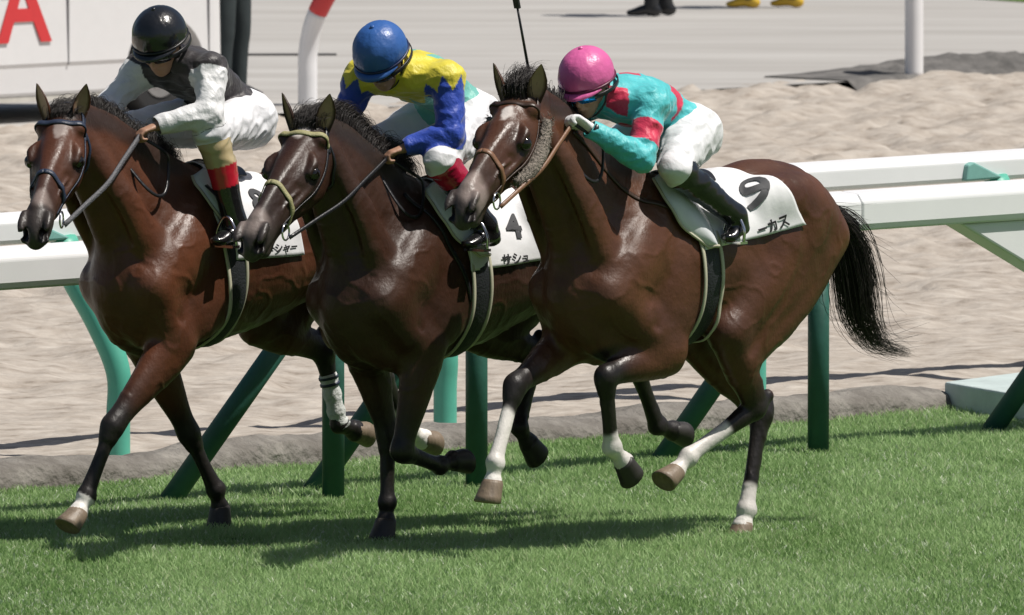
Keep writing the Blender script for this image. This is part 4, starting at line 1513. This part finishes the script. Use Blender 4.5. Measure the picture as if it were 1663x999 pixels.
    for j in range(nv + 1):
        th = (math.pi * .56) * j / nv
        for i in range(nu):
            ph = 2 * math.pi * i / nu
            seam = 1 - .018 * math.exp(-((((ph / (math.pi / 3)) + .5) % 1 - .5) / .06) ** 2) * math.sin(th)
            wr_ = 1 + .012 * math.sin(ph * 7 + th * 5) * sstep(.6, 1.5, th)
            rf, rl, ru = .140, .122, .128
            q = hq(-.012 + rf * math.sin(th) * math.cos(ph) * seam * wr_, rl * math.sin(th) * math.sin(ph) * seam * wr_, .030 + ru * math.cos(th) * seam)
            vs.append(q)
    for j in range(nv):
        for i in range(nu):
            fs.append((j * nu + i, j * nu + (i + 1) % nu, (j + 1) * nu + (i + 1) % nu, (j + 1) * nu + i))
    me = np_mesh('helmet', np.array(vs), np.array(fs, np.int32))
    ho = link('helmet', me, hm, po)
    ho.modifiers.new('thick', 'SOLIDIFY').thickness = .014
    # rim band and peak
    mb = MB()
    mb.tube([hq(-.012 + .139 * math.cos(t), .121 * math.sin(t), .006) for t in np.linspace(0, 2 * math.pi, 40)[:-1]], .006, 6, closed=True)
    mb.build('rim_band', mat('rim_band_' + J['hname'], J['rimcol'], rough=.4), ho)
    mb = MB()
    pv = []
    for t in np.linspace(-1.05, 1.05, 19):
        for e in (0, .5, 1):
            rr = e * .034 * math.cos(t * 1.35) ** .8
            pv.append(hq(-.012 + (.139 + rr) * math.cos(t), (.121 + rr * .6) * math.sin(t), .004 - .020 * e * math.cos(t)))
    mb.add(pv, [(i * 3 + j, i * 3 + j + 1, (i + 1) * 3 + j + 1, (i + 1) * 3 + j) for i in range(18) for j in (0, 1)])
    pk = mb.build('peak', hm, ho)
    pk.modifiers.new('thick', 'SOLIDIFY').thickness = .006
    mb = MB()
    mb.tube([hq(-.012, 0, .154), hq(-.012, 0, .165)], [.014, .008], 10)
    mb.build('button', hm, ho)
    # chin strap
    mb = MB()
    P = catmull([hq(-.01, .092, -.03), hq(.01, .080, -.09), hq(.035, .045, -.135), hq(.045, 0, -.152), hq(.035, -.045, -.135), hq(.01, -.080, -.09), hq(-.01, -.092, -.03)], 5)
    mb.ribbon(P, nrm(P - hq(0, 0, -.06)), .016, .004)
    mb.build('chin_strap', M_BLACK, ho)
    # goggles
    mb = MB()
    gv = []
    for t in np.linspace(-1.0, 1.0, 19):
        for e in (-1, -.3, .4, 1):
            hgt = .026 * (1 - .25 * abs(t)) * (1 - .25 * math.exp(-(t / .12) ** 2))
            gv.append(hq(.028 + .082 * math.cos(t * .95) - .006 * e * e, .094 * math.sin(t), -.034 + hgt * e))
    mb.add(gv, [(i * 4 + j, i * 4 + j + 1, (i + 1) * 4 + j + 1, (i + 1) * 4 + j) for i in range(18) for j in range(3)])
    gg = mb.build('goggles', J['gog'], po)
    gg.modifiers.new('thick', 'SOLIDIFY').thickness = .008
    mb = MB()
    P = [hq(-.012 + .146 * math.cos(t), .128 * math.sin(t), -.026) for t in np.linspace(.75, 2 * math.pi - .75, 30)]
    mb.ribbon(P, nrm(np.array(P) - hq(-.012, 0, -.026)), .022, .004)
    mb.build('goggle_strap', M_BLACK, gg)
    # gloves / wrist bands
    if J.get('gloves'):
        G = Sdf(lo, hi, .0062)
        for i in (0, 1):
            a = arms[i]
            build_hand(G, a[2], a[3], V(.1, -1 if i == 0 else 1, .5), g=.003, palm_dn=J.get('palm'))
        gv, gf = G.mesh(1)
        side = gv[gf[:, 0], 1] > 0
        for sm in (side, ~side):
            f = gf[sm]
            u, inv = np.unique(f, return_inverse=True)
            link_raw('glove', np_mesh('glove', gv[u], inv.reshape(f.shape).astype(np.int32)), M_GLOVE, po)
    for i in (0, 1):
        a = arms[i]
        mb = MB()
        ax = nrm(a[2] - a[1])
        c = lerp(a[1], a[2], .97)
        mb.tube([c - ax * .012, c + ax * .014], .0405, 16)
        mb.build('cuff_band', M_BLACK, po)
    # stirrups: leather and iron (things of their own)
    for i, sd in enumerate((1, -1)):
        an, to = legs[i][2], legs[i][3]
        heel = an + V(-.045, 0, -.055)
        c = lerp(heel, to, .68) + V(0, 0, -.030)
        mb = MB()
        mb.box(c + V(0, 0, -.008), (.05, .115, .012))
        arcp = catmull([c + V(0, -.056, -.004), c + V(0, -.058, .05), c + V(0, -.03, .105), c + V(0, 0, .125), c + V(0, .03, .105), c + V(0, .058, .05), c + V(0, .056, -.004)], 4)
        rt = empty('stirrup', H.M)
        mb2 = MB()
        mb2.tube(arcp, .007, 8)
        mb.build('tread', M_STEEL, rt, smooth=False)
        mb2.build('iron', M_STEEL, rt)
        mb3 = MB()
        top = V(c[0] + .02, sd * .20, H.zw - .06)
        P = catmull([c + V(0, 0, .125), lerp(c + V(0, 0, .125), top, .5) + V(0, sd * .03, 0), top], 6)
        mb3.ribbon(P, np.tile(V(0, sd, .2), (len(P), 1)), .022, .005)
        mb3.build('leather', M_LEATHER_BLK, rt)
        tag(rt, 'steel stirrup under the %s boot of %s' % ('left' if sd > 0 else 'right', J['short']), 'stirrup', 'stirrups')
    return po

def pick(m, a, b):
    return np.where(m[:, None], a, b)

def silk1(P, best, pT, dA, k):
    c = np.tile(V(.026, .021, .023), (len(P), 1))
    arm = (best == 1) | (best == 2)
    par = np.where(best == 1, dA[0][1], dA[1][1])
    return pick(arm & (par > .06), V(.74, .74, .74), c)

def around(P, a, b, ref):
    """angle of points round the axis a-b, in turns"""
    ax = nrm(b - a)
    u = nrm(ref - ax * (ref @ ax))
    w = np.cross(ax, u)
    q = P - a
    return np.arctan2(q @ w, q @ u) / (2 * math.pi)

def silk2(P, best, pT, dA, k):
    teal, yel, blue = V(.15, .46, .40), V(.68, .58, .04), V(.012, .055, .40)
    zig = np.abs((around(P, k['hips'], k['nk'], V(0, 0, 1)) * 9) % 1 - .5) * 2
    c = pick(pT > 1.78 + .70 * zig, yel, np.tile(teal, (len(P), 1)))
    for i in (0, 1):
        a = k['arms'][i]
        z2 = np.abs((around(P, a[0], a[1], V(1, 0, 0)) * 6) % 1 - .5) * 2
        c = pick(best == 1 + i, pick(dA[i][1] < .06 + .26 * z2, yel, np.tile(blue, (len(P), 1))), c)
    return c

def silk3(P, best, pT, dA, k):
    cy, red = V(.07, .50, .53), V(.60, .022, .075)
    c = np.tile(cy, (len(P), 1))
    q = P - k['chest']
    # diamonds across back and shoulders
    u, v = q[:, 0] * 4.6 + .35, P[:, 1] * 4.2 + .5
    dm = np.abs((u % 1) - .5) + np.abs(((v + .5 * (np.floor(u) % 2)) % 1) - .5)
    c = pick((best == 0) & (pT > .9) & (dm < .30), red, c)
    arm = (best == 1) | (best == 2)
    par = np.where(best == 1, dA[0][1], dA[1][1])
    c = pick(arm, np.tile(cy, (len(P), 1)), c)
    return pick(arm & (par > .40) & (par < .78), red, c)

BK = V(.012, .012, .013)
def boot1(t):
    t = t[:, None]
    return np.where(t < .36, V(.50, .40, .22), np.where(t < .60, V(.50, .018, .035), BK))
def boot2(t):
    t = t[:, None]
    return np.where(t < .30, V(.42, .014, .05), BK)
def boot3(t):
    return np.tile(BK, (len(t), 1))
GOG_DARK = mat('dark_goggles', (.01, .01, .012), rough=.12, spec=.7)
GOG_BLUE = mat('blue_mirror_goggles', (.02, .30, .75), rough=.08, metal=.7)

JK = [
    dict(seed=1, head=(.125, .0, 2.225), face=V(.86, .22, -.46), neck=(.03, 0, 2.135), hips=(-.36, 0, 1.875),
         Lsh=(-.01, .18, 2.095), Rsh=(.05, -.18, 2.085), Lelb=(.085, .26, 1.905), Lwr=(.265, .125, 1.862), Lhand=(.335, .085, 1.835),
         Relb=(.20, -.24, 1.93), Rwr=(.37, -.115, 1.868), Rhand=(.43, -.085, 1.842),
         knee=(.06, .245, 1.815), ankle=(-.04, .30, 1.425), toe=(.07, .305, 1.345), boot_top=.07, silk=silk1, bootcol=boot1,
         hname='black', hcol=(.012, .013, .015), hrough=.22, hcoat=.4, rimcol=(.008, .008, .009), gog=GOG_DARK,
         short='the black-capped jockey', label='jockey in black cap, black vest and white sleeves, upright in the stirrups'),
    dict(seed=2, head=(.225, .0, 2.175), face=V(.78, .18, -.58), neck=(.12, 0, 2.10), hips=(-.30, 0, 1.895),
         Lsh=(.0, .19, 2.085), Rsh=(.14, -.19, 2.075), Lelb=(.045, .26, 1.83), Lwr=(.185, .12, 1.775), Lhand=(.245, .075, 1.752),
         Relb=(.20, -.24, 1.87), Rwr=(.235, -.13, 1.79), Rhand=(.27, -.075, 1.762),
         knee=(.11, .245, 1.71), ankle=(-.14, .30, 1.42), toe=(-.03, .305, 1.345), boot_top=.03, silk=silk2, bootcol=boot2,
         hname='blue', hcol=(.035, .115, .36), rimcol=(.008, .015, .06), gog=GOG_DARK,
         short='the blue-capped jockey', label='jockey in blue cap, yellow yoke and blue sleeves, head bowed'),
    dict(seed=3, head=(.375, .0, 2.085), face=V(.90, .16, -.38), neck=(.26, 0, 2.03), hips=(-.25, 0, 1.855),
         Lsh=(.14, .18, 1.985), Rsh=(.16, -.18, 1.985), Lelb=(.305, .255, 1.755), Lwr=(.485, .125, 1.885), Lhand=(.55, .085, 1.935),
         Relb=(.35, -.25, 1.78), Rwr=(.53, -.135, 1.915), Rhand=(.595, -.105, 1.965), palm=V(.6, 0, -.8),
         knee=(.06, .245, 1.695), ankle=(-.30, .30, 1.475), toe=(-.25, .31, 1.385), boot_top=.06, silk=silk3, bootcol=boot3,
         hname='pink', hcol=(.68, .13, .35), rimcol=(.10, .01, .04), gog=GOG_BLUE, gloves=True,
         short='the pink-capped jockey', label='jockey in pink cap and cyan silks with red armbands, crouched low'),
]
for H, J in zip(HS, JK):
    build_jockey(H, J)
hnd = lambda J: (V(*J['Lhand']) + V(.02, 0, -.02), V(*J['Rhand']) + V(.02, 0, -.02))
build_bridle(HS[0], M_LEATHER_NAVY, M_LEATHER_NAVY, M_LEATHER_NAVY, M_REIN_GREY, hnd(JK[0]), 'navy bridle on the leftmost horse', rein_w=.025)
build_bridle(HS[1], M_LEATHER_BLK, M_LEATHER_OLV, M_LEATHER_OLV, M_LEATHER_BLK, hnd(JK[1]), 'black bridle with olive browband on the middle horse', rein_w=.018)
build_bridle(HS[2], M_LEATHER_BRN, M_LEATHER_BRN, M_LEATHER_TAN, M_LEATHER_TAN, hnd(JK[2]), 'brown bridle with fleece cheek rolls on the nearest horse', sheepskin=True, rein_w=.020)

# whip held upright by the pink-capped jockey
rt = empty('whip', HS[2].M)
mb = MB()
p0, p1 = V(.585, -.105, 1.93), V(.755, -.10, 2.52)
mb.tube([lerp(p0, p1, t) for t in (.0, .06, .3)], [.010, .011, .009], 8)
mb.build('handle', M_LEATHER_BLK, rt)
mb = MB()
mb.tube([lerp(p0, p1, t) for t in (.29, .6, .84)], [.007, .006, .005], 8)
mb.build('shaft', M_BLACK, rt)
mb = MB()
mb.box(lerp(p0, p1, .92), (.012, .03, .11), Matrix.Rotation(.28, 3, 'Y'))
mb.build('flap', M_LEATHER_BLK, rt, smooth=False)
tag(rt, 'black whip held upright above the nearest horse', 'whip')

# ------------------------------------------------------------------ far side: van and bystanders
def build_van():
    MV = Matrix.Translation(Vector(F(22.24, -23.25, .02))) @ Matrix.Rotation(TH, 4, 'Z')   # local x along the side, y away from the course, z up
    root = empty('van', MV)
    prof = [(.05, .16), (.01, .22), (.0, .40), (-.012, .43), (-.006, .66), (.0, .94), (.03, 1.0), (.11, 1.72), (.20, 1.86), (.40, 1.92), (1.28, 1.92), (1.48, 1.86), (1.57, 1.72), (1.66, 1.0), (1.68, .4), (1.63, .16)]
    L = 4.4
    mb = MB()
    n = len(prof)
    xs = [(0, .93), (-.03, .985), (-.10, 1.0), (-L + .25, 1.0), (-L + .08, .97), (-L, .90)]
    vs = []
    for x, k in xs:
        for y, z in prof:
            vs.append((x, .84 + (y - .84) * k, .95 + (z - .95) * (k if z > .5 else 1)))
    fs = [(i * n + j, i * n + (j + 1) % n, (i + 1) * n + (j + 1) % n, (i + 1) * n + j) for i in range(len(xs) - 1) for j in range(n)]
    fs += [tuple(range(n)), tuple((len(xs) - 1) * n + j for j in range(n))]
    mb.add(vs, fs)
    body = mb.build('body', M_VAN, root, smooth=False)
    cutters = []
    for x in (-.60, -3.45):
        m2 = MB()
        m2.tube([V(x, -.3, .33), V(x, .28, .33)], .40, 36)
        c = m2.build('c', None, root)
        cutters.append(c)
        bo = body.modifiers.new('arch', 'BOOLEAN')
        bo.object = c
        bo.operation = 'DIFFERENCE'
    dg = bpy.context.evaluated_depsgraph_get()
    dg.update()
    me = bpy.data.meshes.new_from_object(body.evaluated_get(dg))
    body.modifiers.clear()
    body.data = me
    for c in cutters:
        bpy.data.objects.remove(c)
    bevel(body, .02, 2)
    for x in (-.60, -3.45):
        w = empty('wheel'); w.parent = root
        w.location = (x, .14, .31)
        m2 = MB(); m2.tube([V(0, -.10, 0), V(0, .10, 0)], .31, 32)
        bevel(m2.build('tyre', M_RUBBER, w, smooth=False), .03, 3)
        m2 = MB(); m2.tube([V(0, -.112, 0), V(0, -.06, 0)], [.17, .20], 24)
        for q in range(6):
            a = q * math.pi / 3
            m2.tube([V(.11 * math.cos(a), -.122, .11 * math.sin(a)), V(.11 * math.cos(a), -.108, .11 * math.sin(a))], .03, 8)
        m2.build('rim', mat('wheel_steel', (.42, .42, .43), rough=.4, metal=.6), w)
    m2 = MB()
    for x0, x1 in ((-1.52, -.50), (-2.9, -1.64)):
        pts = []
        for (x, z) in ((x0, 1.0), (x1, 1.0), (x1 - .05, 1.60), (x0 + .03, 1.60)):
            y = .03 + (z - 1.0) / .72 * .08 - .006
            pts.append((x, y, z))
        m2 = MB()
        m2.add(pts, [(0, 1, 2, 3)])
        m2.build('side_window', M_GLASS, root, smooth=False)
    # seams of the sliding door and rub strip
    for x in (-1.58, -.16):
        m2 = MB(); m2.box((x, -.010, .66), (.010, .012, .50)); m2.build('door_seam', mat('seam_grey', (.25, .25, .26)), root, smooth=False)
    m2 = MB(); m2.box((-2.1, -.012, .945), (3.9, .014, .020)); m2.build('trim_strip', mat('trim_grey', (.48, .48, .50)), root, smooth=False)
    m2 = MB(); m2.box((-2.1, .04, .20), (2.0, .03, .09)); m2.build('sill', mat('sill_cream', (.55, .53, .48)), root, smooth=False)
    # red letter
    cu = bpy.data.curves.new('t', 'FONT'); cu.body = 'A'; cu.size = .74; cu.extrude = .004; cu.offset = .015
    ob = bpy.data.objects.new('t', cu); COL.objects.link(ob)
    dg.update()
    dg = bpy.context.evaluated_depsgraph_get()
    me = bpy.data.meshes.new_from_object(ob.evaluated_get(dg)); bpy.data.objects.remove(ob)
    me.name = 'letter'
    le = link_raw('letter', me, M_RED, root)
    le.location = (-2.27, -.018, .60); le.rotation_euler = (R(87), 0, 0)
    tag(root, 'white van with a red letter on its side, parked beyond the dirt track', 'van')
build_van()

def bystander(x, y, rz, trouser, shoe, top, label, stride=.0):
    M = Matrix.Translation((x, y, .026)) @ Matrix.Rotation(rz, 4, 'Z')
    S = Sdf((-.34, -.40, -.01), (.40, .40, 1.80), .014)
    legs = []
    def body(S, g):
        for sd in (1, -1):
            hip, kn, an = V(0, sd * .09, .92), V(.03 + sd * stride * .5, sd * .10, .50), V(sd * stride, sd * .10, .09)
            S.chain([(hip, .085 + g), (lerp(hip, kn, .5), .075 + g), (kn, .056 + g), (lerp(kn, an, .35) + V(-.01, 0, 0), .055 + g), (an, .040 + g * 1.6)], k=.03)
            sh, el, wr = V(0, sd * .19, 1.42), V(-.03, sd * .25, 1.13), V(.06, sd * .25, .88)
            S.chain([(sh, .058 + g), (el, .042 + g), (wr, .030 + g)], k=.03)
        S.chain([(V(0, 0, .95), .15 + g, .10 + g), (V(0, 0, 1.12), .14 + g, .095 + g), (V(0, 0, 1.34), .17 + g, .11 + g), (V(0, 0, 1.46), .08 + g, .07 + g)], k=.04)
    body(S, 0)
    S.chain([(V(0, 0, 1.46), .055), (V(.01, 0, 1.56), .055)], k=.02)
    S.ball(V(.02, 0, 1.65), (.10, .075, .115), k=.02, ax=(0, 0, 1))
    S.ball(V(.11, 0, 1.63), .016, k=.02)
    for sd in (1, -1):
        wr = V(.06, sd * .25, .88)
        build_hand(S, wr, wr + V(.02, 0, -.085), V(1, 0, 0), k=.006, palm_dn=V(0, -sd, 0))
        S.chain([(V(sd * stride, sd * .10, .07), .034), (V(sd * stride + .12, sd * .11, .035), .034, .026)], k=.03)
    v, f = S.mesh(1)
    po = link_raw('person', np_mesh('person', v, f), M_SKIN)
    po.matrix_world = M
    C = Sdf((-.34, -.40, -.01), (.40, .40, 1.80), .014)
    body(C, .014)
    v, f = C.mesh(1)
    z = v[f].mean(1)[:, 2]
    yy = np.abs(v[f].mean(1)[:, 1])
    arm = yy > .185
    up = (z > .96) | arm
    for nm, m, mt in (('jacket', up & ~(arm & (z < .90)), top), ('trousers', ~up & (z > .07), trouser)):
        ff = f[m]
        u, inv = np.unique(ff, return_inverse=True)
        link_raw(nm, np_mesh(nm, v[u], inv.reshape(ff.shape).astype(np.int32)), mt, po)
    for sd in (1, -1):
        B = Sdf((-.34, -.40, -.01), (.40, .40, .30), .010)
        c = V(sd * stride, sd * .10, 0)
        B.chain([(c + V(0, 0, .20), .058), (c + V(-.005, 0, .12), .055), (c + V(-.02, 0, .055), .05)], k=.02)
        B.chain([(c + V(-.05, 0, .045), .042, .040), (c + V(.05, 0, .055), .045, .045), (c + V(.14, sd * .01, .036), .048, .032), (c + V(.19, sd * .01, .030), .036, .022)], k=.03)
        v, f = B.mesh(1)
        link_raw('boot', np_mesh('boot', v, f), shoe, po)
    bm = bmesh.new()
    bmesh.ops.create_uvsphere(bm, u_segments=16, v_segments=10, radius=.118)
    bmesh.ops.delete(bm, geom=[q for q in bm.verts if q.co.z < -.01], context='VERTS')
    me = bpy.data.meshes.new('hair'); bm.to_mesh(me); bm.free()
    h = link_raw('hair', me, M_HAIR, po); h.location = (.0, 0, 1.67)
    h.modifiers.new('t', 'SOLIDIFY').thickness = .02
    tag(po, label, 'person', 'people standing on the paving')
M_TROU = mat('dark_trousers', (.022, .032, .034), rough=.8, bump=.3, bscale=9)
M_TROU2 = mat('black_trousers', (.015, .016, .018), rough=.8, bump=.3, bscale=9)
M_YEL = mat('yellow_boot', (.60, .38, .03), rough=.5)
M_JKT = mat('grey_jacket', (.12, .13, .14), rough=.8)
bystander(-2.10, 34.9, R(-35), M_TROU, M_BLACK, M_TROU, 'person in dark green trousers standing at the end of the white van')
bystander(1.25, 47.9, R(172), M_TROU2, M_BLACK, M_JKT, 'person in black boots and trousers standing on the far paving', .05)
bystander(2.25, 49.4, R(165), M_TROU, M_YEL, M_JKT, 'person in yellow boots standing on the far paving', .17)
